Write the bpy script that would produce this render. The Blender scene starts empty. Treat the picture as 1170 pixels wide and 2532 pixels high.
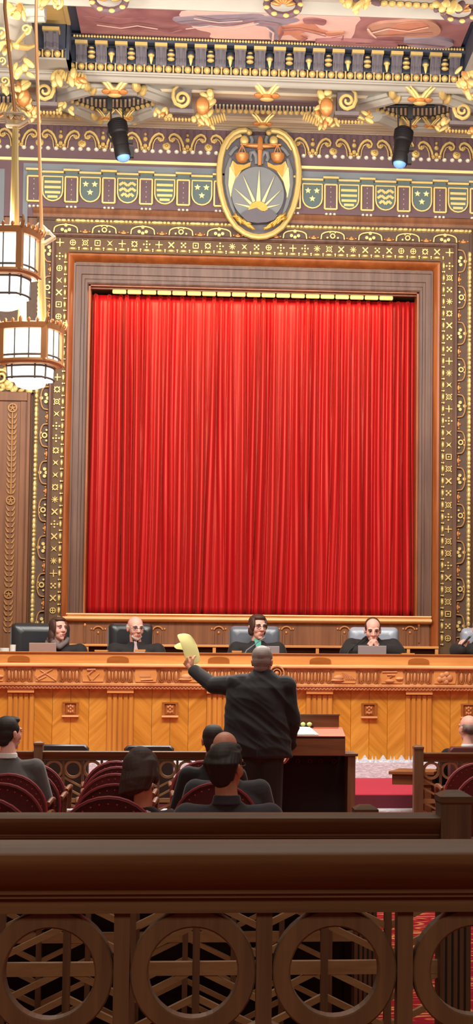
import bpy, math, random
from mathutils import Vector, Matrix
PI = math.pi
rnd = random.Random(7)
scn = bpy.context.scene
COL = scn.collection

# ------------------------------------------------------------------ camera
FPX, PXC, PYC = 5000.0, 995.36, 1266.0
TH, PI_, RO = math.radians(5.48256), math.radians(4.40744), math.radians(0.37118)
HC = 1.62
_f = Vector((math.sin(TH)*math.cos(PI_), math.cos(TH)*math.cos(PI_), math.sin(PI_)))
_r = Vector((math.cos(TH), -math.sin(TH), 0))
_u = _r.cross(_f)
CR = _r*math.cos(RO) + _u*math.sin(RO)
CU = -_r*math.sin(RO) + _u*math.cos(RO)
CF = _f
def ray(px, py): return CF + CR*((px-PXC)/FPX) - CU*((py-PYC)/FPX)
def UY(px, py, Y):
    d = ray(px, py); t = Y/d.y
    return Vector((d.x*t, Y, HC + d.z*t))
def UZ(px, py, Z):
    d = ray(px, py); t = (Z-HC)/d.z
    return Vector((d.x*t, d.y*t, Z))
def XY(px, py, Y): return UY(px, py, Y).x
def ZY(px, py, Y): return UY(px, py, Y).z
def SC(p): return FPX/((Vector(p)-Vector((0, 0, HC))).dot(CF))   # pixels per metre

cam = bpy.data.cameras.new('camera'); camo = bpy.data.objects.new('camera', cam); COL.objects.link(camo)
cam.sensor_fit = 'VERTICAL'; cam.sensor_height = 24.0; cam.sensor_width = 24.0
cam.lens = FPX/2532*24.0
cam.shift_x = -(PXC-585)/2532; cam.shift_y = 0.0
cam.clip_start = 0.05; cam.clip_end = 200
camo.matrix_world = Matrix((( CR.x, CU.x, -CF.x, 0), (CR.y, CU.y, -CF.y, 0), (CR.z, CU.z, -CF.z, HC), (0, 0, 0, 1)))
scn.camera = camo

# ------------------------------------------------------------------ object helpers
def tag(o, label=None, cat=None, group=None, kind=None):
    if label: o['label'] = label
    if cat: o['category'] = cat
    if group: o['group'] = group
    if kind: o['kind'] = kind
    return o
def thing(name, label, cat, loc=(0, 0, 0), rz=0, group=None):
    o = bpy.data.objects.new(name, None); COL.objects.link(o)
    o.location = loc; o.rotation_euler = (0, 0, rz); o.empty_display_size = 0.1
    return tag(o, label, cat, group)
def copy_tree(o, parent=None):
    c = o.copy(); COL.objects.link(c)
    if parent: c.parent = parent
    for ch in list(o.children): copy_tree(ch, c)
    return c

class MB:
    def __init__(s): s.v = []; s.f = []; s.m = []; s.s = []
    def add(s, vs, fs, mat=0, smooth=False):
        o = len(s.v); s.v.extend([tuple(v) for v in vs])
        for f in fs: s.f.append([i+o for i in f]); s.m.append(mat); s.s.append(smooth)
        return s
    def box(s, x0, x1, y0, y1, z0, z1, mat=0):
        if x0 > x1: x0, x1 = x1, x0
        if y0 > y1: y0, y1 = y1, y0
        if z0 > z1: z0, z1 = z1, z0
        v = [(x0,y0,z0),(x1,y0,z0),(x1,y1,z0),(x0,y1,z0),(x0,y0,z1),(x1,y0,z1),(x1,y1,z1),(x0,y1,z1)]
        return s.add(v, [(0,3,2,1),(4,5,6,7),(0,1,5,4),(1,2,6,5),(2,3,7,6),(3,0,4,7)], mat)
    def obox(s, c, size, R, mat=0):
        c = Vector(c); hx, hy, hz = [a/2 for a in size]
        v = [c + R @ Vector(p) for p in [(-hx,-hy,-hz),(hx,-hy,-hz),(hx,hy,-hz),(-hx,hy,-hz),(-hx,-hy,hz),(hx,-hy,hz),(hx,hy,hz),(-hx,hy,hz)]]
        return s.add(v, [(0,3,2,1),(4,5,6,7),(0,1,5,4),(1,2,6,5),(2,3,7,6),(3,0,4,7)], mat)
    def bar(s, p0, p1, w, t, up=(0, -1, 0), mat=0):          # rectangular bar from p0 to p1; w across, t along up
        p0 = Vector(p0); p1 = Vector(p1); d = (p1-p0); L = d.length; d.normalize()
        u = Vector(up); a = d.cross(u).normalized(); u = a.cross(d)
        R = Matrix((a, u, d)).transposed()
        return s.obox((p0+p1)/2, (w, t, L), R, mat)
    def rings(s, rs, mat=0, smooth=True, caps=True, close=False):
        n = len(rs[0]); vs = [p for r in rs for p in r]; fs = []
        k = len(rs)
        for i in range(k if close else k-1):
            for j in range(n):
                a = i*n+j; b = i*n+(j+1) % n; c = ((i+1) % k)*n+(j+1) % n; d = ((i+1) % k)*n+j
                fs.append((a, b, c, d))
        s.add(vs, fs, mat, smooth)
        if caps and not close:
            s.add(rs[0], [tuple(range(n))[::-1]], mat); s.add(rs[-1], [tuple(range(n))], mat)
        return s
    def cyl(s, p0, p1, r0, r1=None, n=10, mat=0, smooth=True):
        if r1 is None: r1 = r0
        return s.tube([p0, p1], [r0, r1], n, mat)
    def tube(s, path, r, n=8, mat=0, closed=False, flat=1.0):
        P = [Vector(p) for p in path]; k = len(P)
        if not isinstance(r, (list, tuple)): r = [r]*k
        rs = []; prev = None
        for i in range(k):
            if closed: t = P[(i+1) % k]-P[i-1]
            else: t = P[min(i+1, k-1)]-P[max(i-1, 0)]
            t.normalize()
            if prev is None:
                a = Vector((0, 0, 1)) if abs(t.z) < 0.9 else Vector((0, 1, 0))
                u = t.cross(a).normalized()
            else:
                u = prev - t*prev.dot(t)
                u = u.normalized() if u.length > 1e-6 else t.orthogonal().normalized()
            w = t.cross(u); prev = u
            rs.append([P[i] + (u*math.cos(2*PI*j/n) + w*math.sin(2*PI*j/n)*flat)*r[i] for j in range(n)])
        return s.rings(rs, mat, True, not closed, closed)
    def lathe(s, prof, o=(0, 0, 0), R=None, n=16, mat=0):
        o = Vector(o); R = R or Matrix.Identity(3)
        rs = [[o + R @ Vector((max(r, 1e-4)*math.cos(2*PI*j/n), max(r, 1e-4)*math.sin(2*PI*j/n), z)) for j in range(n)] for r, z in prof]
        return s.rings(rs, mat)
    def ell(s, c, r, R=None, nu=12, nv=8, mat=0):
        c = Vector(c); R = R or Matrix.Identity(3)
        if not isinstance(r, (tuple, list)): r = (r, r, r)
        rs = []
        for i in range(nv+1):
            a = -PI/2 + PI*i/nv; ca = max(math.cos(a), 0.02)
            rs.append([c + R @ Vector((r[0]*ca*math.cos(2*PI*j/nu), r[1]*ca*math.sin(2*PI*j/nu), r[2]*math.sin(a))) for j in range(nu)])
        return s.rings(rs, mat)
    def prism(s, poly, o, U, V, depth, mat=0, smooth=False):
        # polygon (u,v) in plane o+u*U+v*V, thickness depth along U x V
        o = Vector(o); U = Vector(U); V = Vector(V); N = U.cross(V).normalized()
        a = sum(poly[i][0]*poly[(i+1) % len(poly)][1]-poly[(i+1) % len(poly)][0]*poly[i][1] for i in range(len(poly)))
        if a < 0: poly = poly[::-1]
        n = len(poly)
        b = [o+U*p[0]+V*p[1] for p in poly]; t = [p+N*depth for p in b]
        s.add(b, [tuple(range(n))[::-1]], mat); s.add(t, [tuple(range(n))], mat)
        s.add(b+t, [(i, (i+1) % n, (i+1) % n+n, i+n) for i in range(n)], mat, smooth)
        return s
    def ring2(s, c, U, V, r0, r1, depth, n=24, mat=0, a0=0, a1=2*PI, sx=1, sy=1):
        # flat annulus (or arc) with thickness along U x V
        c = Vector(c); U = Vector(U); V = Vector(V); N = U.cross(V).normalized()
        full = abs(a1-a0-2*PI) < 1e-6; k = n if full else n+1
        rs = []
        for i in range(k):
            a = a0+(a1-a0)*i/n; d = U*math.cos(a)*sx+V*math.sin(a)*sy
            rs.append([c+d*r0, c+d*r1, c+d*r1+N*depth, c+d*r0+N*depth])
        vs = [p for r in rs for p in r]; fs = []
        for i in range(n):
            i2 = (i+1) % k
            for j in range(4):
                fs.append((i*4+j, i*4+(j+1) % 4, i2*4+(j+1) % 4, i2*4+j))
        if not full: fs += [(0, 3, 2, 1), tuple(4*(k-1)+q for q in range(4))]
        return s.add(vs, fs, mat, False)
    def sweepx(s, prof, x0, x1, mat=0, smooth=False):      # closed profile [(y,z)] extruded along X
        n = len(prof)
        a = [(x0, y, z) for y, z in prof]; b = [(x1, y, z) for y, z in prof]
        s.add(a, [tuple(range(n))], mat); s.add(b, [tuple(range(n))[::-1]], mat)
        s.add(a+b, [(i, i+n, (i+1) % n+n, (i+1) % n) for i in range(n)], mat, smooth)
        return s
    def build(s, name, mats, parent=None, bevel=0, angle=35, loc=None):
        me = bpy.data.meshes.new(name); me.from_pydata(s.v, [], s.f)
        if not isinstance(mats, (list, tuple)): mats = [mats]
        for m in mats: me.materials.append(m)
        me.polygons.foreach_set('material_index', s.m)
        me.polygons.foreach_set('use_smooth', s.s)
        me.update()
        import bmesh
        bm = bmesh.new(); bm.from_mesh(me); bmesh.ops.recalc_face_normals(bm, faces=bm.faces[:]); bm.to_mesh(me); bm.free()
        if any(s.s):
            me.polygons.foreach_set('use_smooth', [True]*len(me.polygons))
            me.set_sharp_from_angle(angle=math.radians(angle))
        o = bpy.data.objects.new(name, me); COL.objects.link(o)
        if parent: o.parent = parent
        if loc: o.location = loc
        if bevel:
            b = o.modifiers.new('bevel', 'BEVEL'); b.width = bevel; b.segments = 2; b.limit_method = 'ANGLE'; b.angle_limit = math.radians(40)
        return o
def struct(o): o['kind'] = 'structure'; return o
def rotz(a): return Matrix.Rotation(a, 3, 'Z')
def rotx(a): return Matrix.Rotation(a, 3, 'X')
def roty(a): return Matrix.Rotation(a, 3, 'Y')
EX, EY, EZ = Vector((1, 0, 0)), Vector((0, 1, 0)), Vector((0, 0, 1))

# ------------------------------------------------------------------ materials
M = {}
def srgb(r, g, b):
    f = lambda c: (c/255/12.92) if c/255 <= 0.04045 else ((c/255+0.055)/1.055)**2.4
    return (f(r), f(g), f(b), 1)
def mat(name, col, rough=0.5, metal=0.0, spec=0.5, sheen=0, emit=None, estr=0, noise=0.0, nscale=8, bump=0):
    m = bpy.data.materials.new(name); m.use_nodes = True; nt = m.node_tree; b = nt.nodes['Principled BSDF']
    b.inputs['Base Color'].default_value = col; b.inputs['Roughness'].default_value = rough; b.inputs['Metallic'].default_value = metal
    b.inputs['Specular IOR Level'].default_value = spec
    if sheen: b.inputs['Sheen Weight'].default_value = sheen; b.inputs['Sheen Roughness'].default_value = 0.4
    if emit: b.inputs['Emission Color'].default_value = emit; b.inputs['Emission Strength'].default_value = estr
    if noise or bump:
        tc = nt.nodes.new('ShaderNodeTexCoord'); n = nt.nodes.new('ShaderNodeTexNoise'); n.inputs['Scale'].default_value = nscale; n.inputs['Detail'].default_value = 4
        nt.links.new(tc.outputs['Object'], n.inputs['Vector'])
        if noise:
            mx = nt.nodes.new('ShaderNodeMix'); mx.data_type = 'RGBA'
            lo = tuple(c*(1-noise) for c in col[:3])+(1,); hi = tuple(min(1, c*(1+noise)) for c in col[:3])+(1,)
            mx.inputs[6].default_value = lo; mx.inputs[7].default_value = hi
            nt.links.new(n.outputs['Fac'], mx.inputs[0]); nt.links.new(mx.outputs[2], b.inputs['Base Color'])
        if bump:
            bp = nt.nodes.new('ShaderNodeBump'); bp.inputs['Strength'].default_value = bump; bp.inputs['Distance'].default_value = 0.01
            nt.links.new(n.outputs['Fac'], bp.inputs['Height']); nt.links.new(bp.outputs['Normal'], b.inputs['Normal'])
    M[name] = m; return m
def wood(name, c1, c2, rot=(0, 0, 0), stretch=(3, 3, 60), rough=0.4, spec=0.4, scale=1.0):
    # grain: noise squeezed across the board, long along it (stretch gives frequency per axis)
    m = bpy.data.materials.new(name); m.use_nodes = True; nt = m.node_tree; b = nt.nodes['Principled BSDF']
    tc = nt.nodes.new('ShaderNodeTexCoord'); mp = nt.nodes.new('ShaderNodeMapping'); n = nt.nodes.new('ShaderNodeTexNoise')
    mp.vector_type = 'TEXTURE'
    mp.inputs['Rotation'].default_value = rot; mp.inputs['Scale'].default_value = tuple(1/a for a in stretch)
    n.inputs['Scale'].default_value = scale; n.inputs['Detail'].default_value = 5; n.inputs['Roughness'].default_value = 0.65
    n2 = nt.nodes.new('ShaderNodeTexNoise'); n2.inputs['Scale'].default_value = 1.7; n2.inputs['Detail'].default_value = 2
    cr = nt.nodes.new('ShaderNodeValToRGB'); cr.color_ramp.elements[0].position = 0.32; cr.color_ramp.elements[1].position = 0.68
    cr.color_ramp.elements[0].color = c1; cr.color_ramp.elements[1].color = c2
    nt.links.new(tc.outputs['Object'], mp.inputs['Vector']); nt.links.new(mp.outputs['Vector'], n.inputs['Vector'])
    nt.links.new(tc.outputs['Object'], n2.inputs['Vector'])
    ad = nt.nodes.new('ShaderNodeMath'); ad.operation = 'MULTIPLY_ADD'; ad.inputs[1].default_value = 0.35
    nt.links.new(n2.outputs['Fac'], ad.inputs[0]); nt.links.new(n.outputs['Fac'], ad.inputs[2])
    sb = nt.nodes.new('ShaderNodeMath'); sb.operation = 'SUBTRACT'; sb.inputs[1].default_value = 0.175
    nt.links.new(ad.outputs[0], sb.inputs[0]); nt.links.new(sb.outputs[0], cr.inputs['Fac'])
    nt.links.new(cr.outputs['Color'], b.inputs['Base Color'])
    b.inputs['Roughness'].default_value = rough; b.inputs['Specular IOR Level'].default_value = spec
    M[name] = m; return m

wood('frame_wood', srgb(84, 55, 42), srgb(116, 84, 70), stretch=(18, 18, 0.8), rough=0.4)
wood('frame_wood_h', srgb(104, 62, 42), srgb(140, 92, 66), stretch=(0.8, 18, 18), rough=0.35)
wood('red_wood', srgb(132, 66, 28), srgb(166, 92, 44), stretch=(10, 10, 1.2), rough=0.35)
wood('panel_wood', srgb(108, 66, 40), srgb(138, 90, 58), stretch=(16, 16, 0.7), rough=0.45)
wood('bench_wood', srgb(206, 132, 66), srgb(230, 160, 92), stretch=(1.0, 14, 14), rough=0.38)
wood('highlit_wood', srgb(222, 160, 100), srgb(244, 196, 140), stretch=(1.0, 14, 14), rough=0.35)  # oak paled to hold the highlight on mouldings and sills
wood('bench_wood_v', srgb(188, 118, 40), srgb(218, 148, 64), stretch=(14, 14, 0.8), rough=0.38)
wood('veneer_left', srgb(184, 116, 30), srgb(222, 152, 58), rot=(0, math.radians(45), 0), stretch=(1.2, 20, 20), rough=0.36)
wood('veneer_right', srgb(192, 122, 36), srgb(228, 160, 66), rot=(0, math.radians(-45), 0), stretch=(1.2, 20, 20), rough=0.36)
wood('carved_wood', srgb(190, 122, 74), srgb(222, 160, 108), stretch=(6, 6, 6), rough=0.5)
wood('inlay_wood', srgb(150, 82, 28), srgb(176, 104, 44), stretch=(1, 12, 12), rough=0.4)
wood('rail_wood', srgb(84, 57, 36), srgb(112, 79, 50), stretch=(1.2, 40, 40), rough=0.5, spec=.25)
wood('rail_wood_v', srgb(86, 60, 40), srgb(112, 80, 54), stretch=(40, 40, 1.5), rough=0.45)
wood('lit_lattice_wood', srgb(134, 100, 64), srgb(158, 122, 82), stretch=(6, 30, 30), rough=0.5)  # rail wood paled: light on bars and far rings put into colour
wood('lectern_wood', srgb(92, 52, 28), srgb(118, 72, 42), stretch=(1.5, 30, 30), rough=0.4)
wood('table_wood', srgb(124, 74, 40), srgb(156, 100, 62), stretch=(1.5, 20, 20), rough=0.4)
wood('red_top_wood', srgb(176, 84, 60), srgb(200, 108, 80), stretch=(1.5, 20, 20), rough=0.4)
mat('recess_shade', srgb(22, 11, 11), 0.8)  # shade inside kneehole, post flutes and coat vent, as colour
wood('added_pew_wood', srgb(20, 10, 9), srgb(32, 18, 14), stretch=(1.2, 30, 30), rough=.6, spec=.15)
mat('gold', srgb(214, 184, 114), 0.4, metal=0.25, noise=0.12, nscale=30)
mat('old_gold', srgb(196, 150, 66), 0.4, metal=0.45, noise=0.25, nscale=40)
mat('pale_gold', srgb(240, 220, 150), 0.45, metal=0.1)
mat('copper_gold', srgb(206, 138, 78), 0.4, metal=0.4)
mat('cream', srgb(232, 226, 205), 0.5)
mat('stone_grey', srgb(168, 164, 152), 0.55, noise=0.08, nscale=6)
mat('stone_warm', srgb(186, 168, 142), 0.55, noise=0.08, nscale=6)
mat('band_purple', srgb(98, 72, 78), 0.6, noise=0.12, nscale=10)
mat('band_blue', srgb(56, 62, 78), 0.55, noise=0.15, nscale=10)
mat('band_grey', srgb(116, 122, 128), 0.6, noise=0.08, nscale=5)
mat('shield_green', srgb(84, 100, 98), 0.6, noise=0.1, nscale=20)
mat('slate', srgb(120, 122, 124), 0.55, noise=0.08, nscale=14)
mat('slate_dark', srgb(92, 86, 92), 0.55, noise=0.1, nscale=14)
mat('brown_relief', srgb(84, 60, 44), 0.6, noise=0.3, nscale=25)
mat('brown_ground', srgb(96, 66, 34), 0.6, noise=0.25, nscale=25)
mat('relief_gold', srgb(166, 118, 62), 0.5, metal=0.2, noise=0.3, nscale=30)
mat('plain_wall', srgb(150, 146, 138), 0.7, noise=0.06)
mat('black_metal', srgb(22, 20, 22), 0.5)
mat('black_leather', srgb(40, 42, 46), 0.34, spec=0.6, bump=0.08, nscale=90)
mat('lit_pale_leather', srgb(150, 156, 170), 0.32, spec=0.6, bump=0.08, nscale=90)  # brightest lit chair leather, the light is in the base colour
mat('lit_grey_leather', srgb(100, 105, 116), 0.32, spec=0.6, bump=0.08, nscale=90)  # chair leather paled by light, carried in its colour
mat('black_cloth', srgb(19, 16, 18), 0.9, sheen=0.06, noise=0.25, nscale=40)
mat('robe_cloth', srgb(27, 23, 24), 0.8, sheen=0.1, noise=0.2, nscale=30)
mat('grey_suit', srgb(58, 56, 60), 0.9, sheen=0.2, noise=0.15, nscale=60)
mat('navy_suit', srgb(52, 50, 56), 0.9, sheen=0.2, noise=0.15, nscale=60)
mat('white_cloth', srgb(226, 224, 222), 0.8)
mat('teal_cloth', srgb(70, 160, 140), 0.7)
mat('stripe_tie', srgb(168, 140, 146), 0.7, noise=0.2, nscale=120)
mat('skin', srgb(230, 172, 156), 0.5, spec=0.35)
mat('skin_warm', srgb(196, 132, 108), 0.5, spec=0.35)
mat('skin_tan', srgb(196, 134, 108), 0.5, spec=0.35)
mat('lip', srgb(186, 104, 98), 0.5)
mat('eye_dark', srgb(42, 32, 30), 0.3)
mat('eye_white', srgb(220, 214, 208), 0.3)
mat('hair_brown', srgb(72, 44, 34), 0.65, noise=0.35, nscale=60)
mat('hair_dark', srgb(38, 29, 26), 0.68, noise=0.35, nscale=60)
mat('hair_grey', srgb(116, 102, 96), 0.6, noise=0.5, nscale=26)
mat('hair_white', srgb(190, 180, 174), 0.6, noise=0.2, nscale=60)
mat('yellow_paper', srgb(226, 222, 150), 0.7)
mat('white_paper', srgb(226, 240, 238), 0.7)
mat('laptop_rose', srgb(196, 166, 156), 0.4, metal=0.2)
mat('laptop_grey', srgb(176, 168, 172), 0.4, metal=0.2)
mat('red_velvet', srgb(74, 16, 22), 0.75, sheen=0.35, noise=0.3, nscale=50)
mat('red_piping', srgb(150, 44, 52), 0.6)
mat('green_mark', srgb(206, 224, 140), 0.5)
mat('white_plastic', srgb(232, 230, 224), 0.4)
mat('lamp_glass', srgb(255, 250, 236), 0.4, emit=srgb(255, 246, 226), estr=3.0)
mat('lamp_glass_low', srgb(255, 246, 226), 0.4, emit=srgb(255, 240, 205), estr=2.2)
mat('strip_lamp', srgb(150, 120, 70), 0.5, emit=srgb(255, 204, 104), estr=1.0)
mat('lens_blue', srgb(120, 170, 235), 0.15, emit=srgb(110, 165, 235), estr=0.35)
mat('carpet_pink', srgb(186, 46, 70), 0.95, noise=0.12, nscale=60)
mat('carpet_dark', srgb(92, 20, 32), 0.95, noise=0.15, nscale=60)

def curtain_mat():
    m = mat('curtain_red', srgb(180, 20, 27), 0.44, sheen=.4, spec=.8)
    b = m.node_tree.nodes['Principled BSDF']; b.inputs['Sheen Tint'].default_value = srgb(255, 110, 84)
    b.inputs['Specular Tint'].default_value = srgb(255, 170, 140)
    b.inputs['Sheen Roughness'].default_value = 0.3
curtain_mat()
def marble_mat():
    m = bpy.data.materials.new('marble'); m.use_nodes = True; nt = m.node_tree; b = nt.nodes['Principled BSDF']
    tc = nt.nodes.new('ShaderNodeTexCoord'); mp = nt.nodes.new('ShaderNodeMapping'); mp.inputs['Scale'].default_value = (4.5, 7, 22)
    mp.inputs['Rotation'].default_value = (0, 0.25, 0)
    n = nt.nodes.new('ShaderNodeTexNoise'); n.inputs['Scale'].default_value = 2.4; n.inputs['Detail'].default_value = 9; n.inputs['Distortion'].default_value = 1.6
    cr = nt.nodes.new('ShaderNodeValToRGB'); e = cr.color_ramp.elements
    e[0].position = 0.36; e[0].color = srgb(226, 232, 244); e[1].position = 0.62; e[1].color = srgb(240, 240, 244)
    k = e.new(0.47); k.color = srgb(196, 194, 204); k = e.new(0.52); k.color = srgb(230, 236, 246)
    nt.links.new(tc.outputs['Object'], mp.inputs['Vector']); nt.links.new(mp.outputs['Vector'], n.inputs['Vector'])
    nt.links.new(n.outputs['Fac'], cr.inputs['Fac']); nt.links.new(cr.outputs['Color'], b.inputs['Base Color']); b.inputs['Roughness'].default_value = 0.3
    M['marble'] = m
marble_mat()
def carpet_mat():
    m = bpy.data.materials.new('carpet_pattern'); m.use_nodes = True; nt = m.node_tree; b = nt.nodes['Principled BSDF']
    tc = nt.nodes.new('ShaderNodeTexCoord')
    v = nt.nodes.new('ShaderNodeTexVoronoi'); v.inputs['Scale'].default_value = 3.4
    n = nt.nodes.new('ShaderNodeTexNoise'); n.inputs['Scale'].default_value = 7.0; n.inputs['Detail'].default_value = 3
    nt.links.new(tc.outputs['Object'], v.inputs['Vector']); nt.links.new(tc.outputs['Object'], n.inputs['Vector'])
    m1 = nt.nodes.new('ShaderNodeMath'); m1.operation = 'MULTIPLY'; m1.inputs[1].default_value = 26
    m2 = nt.nodes.new('ShaderNodeMath'); m2.operation = 'SINE'
    m3 = nt.nodes.new('ShaderNodeMath'); m3.operation = 'MULTIPLY_ADD'; m3.inputs[1].default_value = 0.22
    nt.links.new(v.outputs['Distance'], m1.inputs[0]); nt.links.new(m1.outputs[0], m2.inputs[0]); nt.links.new(m2.outputs[0], m3.inputs[0]); nt.links.new(n.outputs['Fac'], m3.inputs[2])
    cr = nt.nodes.new('ShaderNodeValToRGB'); e = cr.color_ramp.elements
    e[0].position = 0.0; e[0].color = srgb(150, 20, 38); e[1].position = 1.0; e[1].color = srgb(226, 150, 96)
    k = e.new(0.55); k.color = srgb(176, 28, 46); k = e.new(0.64); k.color = srgb(206, 84, 54); k = e.new(0.76); k.color = srgb(230, 160, 100)
    nt.links.new(m3.outputs[0], cr.inputs['Fac']); nt.links.new(cr.outputs['Color'], b.inputs['Base Color'])
    b.inputs['Roughness'].default_value = 0.95; b.inputs['Specular IOR Level'].default_value = 0.1
    M['carpet_pattern'] = m
carpet_mat()
def mural_mat():
    m = bpy.data.materials.new('mural_paint'); m.use_nodes = True; nt = m.node_tree; b = nt.nodes['Principled BSDF']
    tc = nt.nodes.new('ShaderNodeTexCoord'); n = nt.nodes.new('ShaderNodeTexNoise'); n.inputs['Scale'].default_value = 1.6; n.inputs['Detail'].default_value = 6; n.inputs['Distortion'].default_value = 1.2
    cr = nt.nodes.new('ShaderNodeValToRGB'); e = cr.color_ramp.elements
    e[0].position = 0.3; e[0].color = srgb(126, 76, 82); e[1].position = 0.7; e[1].color = srgb(170, 120, 116)
    nt.links.new(tc.outputs['Object'], n.inputs['Vector']); nt.links.new(n.outputs['Fac'], cr.inputs['Fac']); nt.links.new(cr.outputs['Color'], b.inputs['Base Color'])
    b.inputs['Roughness'].default_value = 0.7; M['mural_paint'] = m
mural_mat()
mat('mural_pale', srgb(226, 186, 172), 0.7, noise=0.12, nscale=5)
mat('mural_flesh', srgb(196, 132, 106), 0.7, noise=0.2, nscale=14)
mat('mural_drape', srgb(150, 136, 146), 0.7, noise=0.25, nscale=9)
mat('mural_tan', srgb(188, 140, 116), 0.7, noise=0.25, nscale=8)
# ================================================================== ROOM SHELL
YW = 22.9                       # front plane of the end wall
ZCEIL = 9.3
XL, XR, YB = -4.6, 5.6, -3.0
FLOOR_J = 0.80                  # floor behind the bench
SILL = ZY(622, 1520, YW); HEAD = ZY(622, 714, YW)
OX0 = XY(207, 1400, YW); OX1 = XY(1032, 1400, YW)
mb = MB()
mb.box(XL, OX0, YW, YW+0.9, 0, ZCEIL); mb.box(OX1, XR, YW, YW+0.9, 0, ZCEIL)
mb.box(OX0, OX1, YW, YW+0.9, HEAD, ZCEIL); mb.box(OX0, OX1, YW, YW+0.9, 0, SILL)
mb.box(OX0-.1, OX1+.1, YW+0.85, YW+0.9, SILL-.1, HEAD+.1)
wall_back = struct(mb.build('wall_back', M['panel_wood']))
struct(MB().box(XL-.2, XL, YB, YW+.9, -.1, ZCEIL).build('wall_left', M['plain_wall']))
struct(MB().box(XR, XR+.2, YB, YW+.9, -.1, ZCEIL).build('wall_right', M['plain_wall']))
struct(MB().box(XL, XR, YB-.2, YB, -.1, ZCEIL).build('wall_front', M['plain_wall']))
struct(MB().box(XL, XR, YB, YW, -.2, 0).build('floor', M['carpet_pattern']))

def frame_sweep(mb, x0, x1, z0, z1, prof, m=0, smooth=False):
    # profile points (d inward, h out of the wall) round left, top and right sides with mitred corners
    n = len(prof); path = []
    for k in range(4):
        ring = []
        for d, h in prof:
            x = x0+d if k < 2 else x1-d
            z = z0 if k in (0, 3) else z1-d
            ring.append((x, YW-h, z))
        path.append(ring)
    mb.rings(path, m, smooth)
    return mb
# frame rectangles (metres)
def rect(pl, pr, pt):
    return XY(pl[0], pl[1], YW), XY(pr[0], pr[1], YW), ZY(pt[0], pt[1], YW)
RA = rect((74, 1480), (1165, 1300), (622, 553))        # outer edge of arcaded band
RB = rect((113, 1480), (1126, 1300), (622, 592))       # raised moulding
RC = rect((118, 1480), (1121, 1300), (622, 600))       # pattern band
RD = rect((152, 1480), (1085, 1300), (622, 639))       # inner edge of pattern band
RE = rect((168, 1480), (1067, 1300), (622, 662))       # flat board
ZB = FLOOR_J
def fr(R0, R1, prof_fn, name, m, smooth=False):
    w = ((R1[0]-R0[0])+(R0[1]-R1[1])+(R0[2]-R1[2]))/3
    mb = MB(); frame_sweep(mb, R0[0], R0[1], ZB, R0[2], prof_fn(w), 0, smooth)
    return struct(mb.build(name, m))
band_arc = fr(RA, RB, lambda w: [(0, 0), (0, .05), (.015, .055), (.03, .05), (.032, .03), (w, .03), (w, 0)], 'trim_1', M['brown_relief'])
mould = fr(RB, RC, lambda w: [(-.012, 0), (-.012, .06), (0, .075), (w*.6, .075), (w+.01, .055), (w+.01, 0)], 'trim_2', M['frame_wood'])
band_pat = fr(RC, RD, lambda w: [(0, 0), (0, .03), (w, .03), (w, 0)], 'trim_3', M['brown_ground'])
ovolo = fr(RD, RE, lambda w: [(0, 0), (0, .075)] + [(w*(.15+.75*i/6), .085-.07*(i/6)**2) for i in range(7)] + [(w*.92, .01), (w, .02), (w, 0)], 'trim_4', M['red_wood'])
RF = (OX0, OX1, HEAD)
wl = OX0-RE[0]
def flatprof(w):
    return [(0, 0), (0, .03), (w*.1, .03), (w*.14, .022), (w*.5, .022), (w*.54, .012), (w*.72, .012), (w*.76, .026), (w*.9, .026), (w*.97, .018), (w*1.0, .0)]
flat = MB(); 
# the board: its head is about as deep as its jambs are wide
n = len(flatprof(1)); rings = []
for k in range(4):
    ring = []
    for (d, h) in flatprof(1):
        wx0, wx1, wt = OX0-RE[0], RE[1]-OX1, RE[2]-HEAD
        x = RE[0]+d*wx0 if k < 2 else RE[1]-d*wx1
        z = SILL if k in (0, 3) else RE[2]-d*wt
        ring.append((x, YW-h-.002, z))
    rings.append(ring)
flat.rings(rings, 0, False)
struct(flat.build('trim_5', M['frame_wood']))
# orange edge of the opening, set back
mb = MB(); e = .022
mb.box(OX0, OX0+e, YW-.01, YW+.3, SILL, HEAD); mb.box(OX1-e, OX1, YW-.01, YW+.3, SILL, HEAD); mb.box(OX0, OX1, YW-.01, YW+.12, HEAD-.012, HEAD)
struct(mb.build('trim_6', M['red_wood']))

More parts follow.
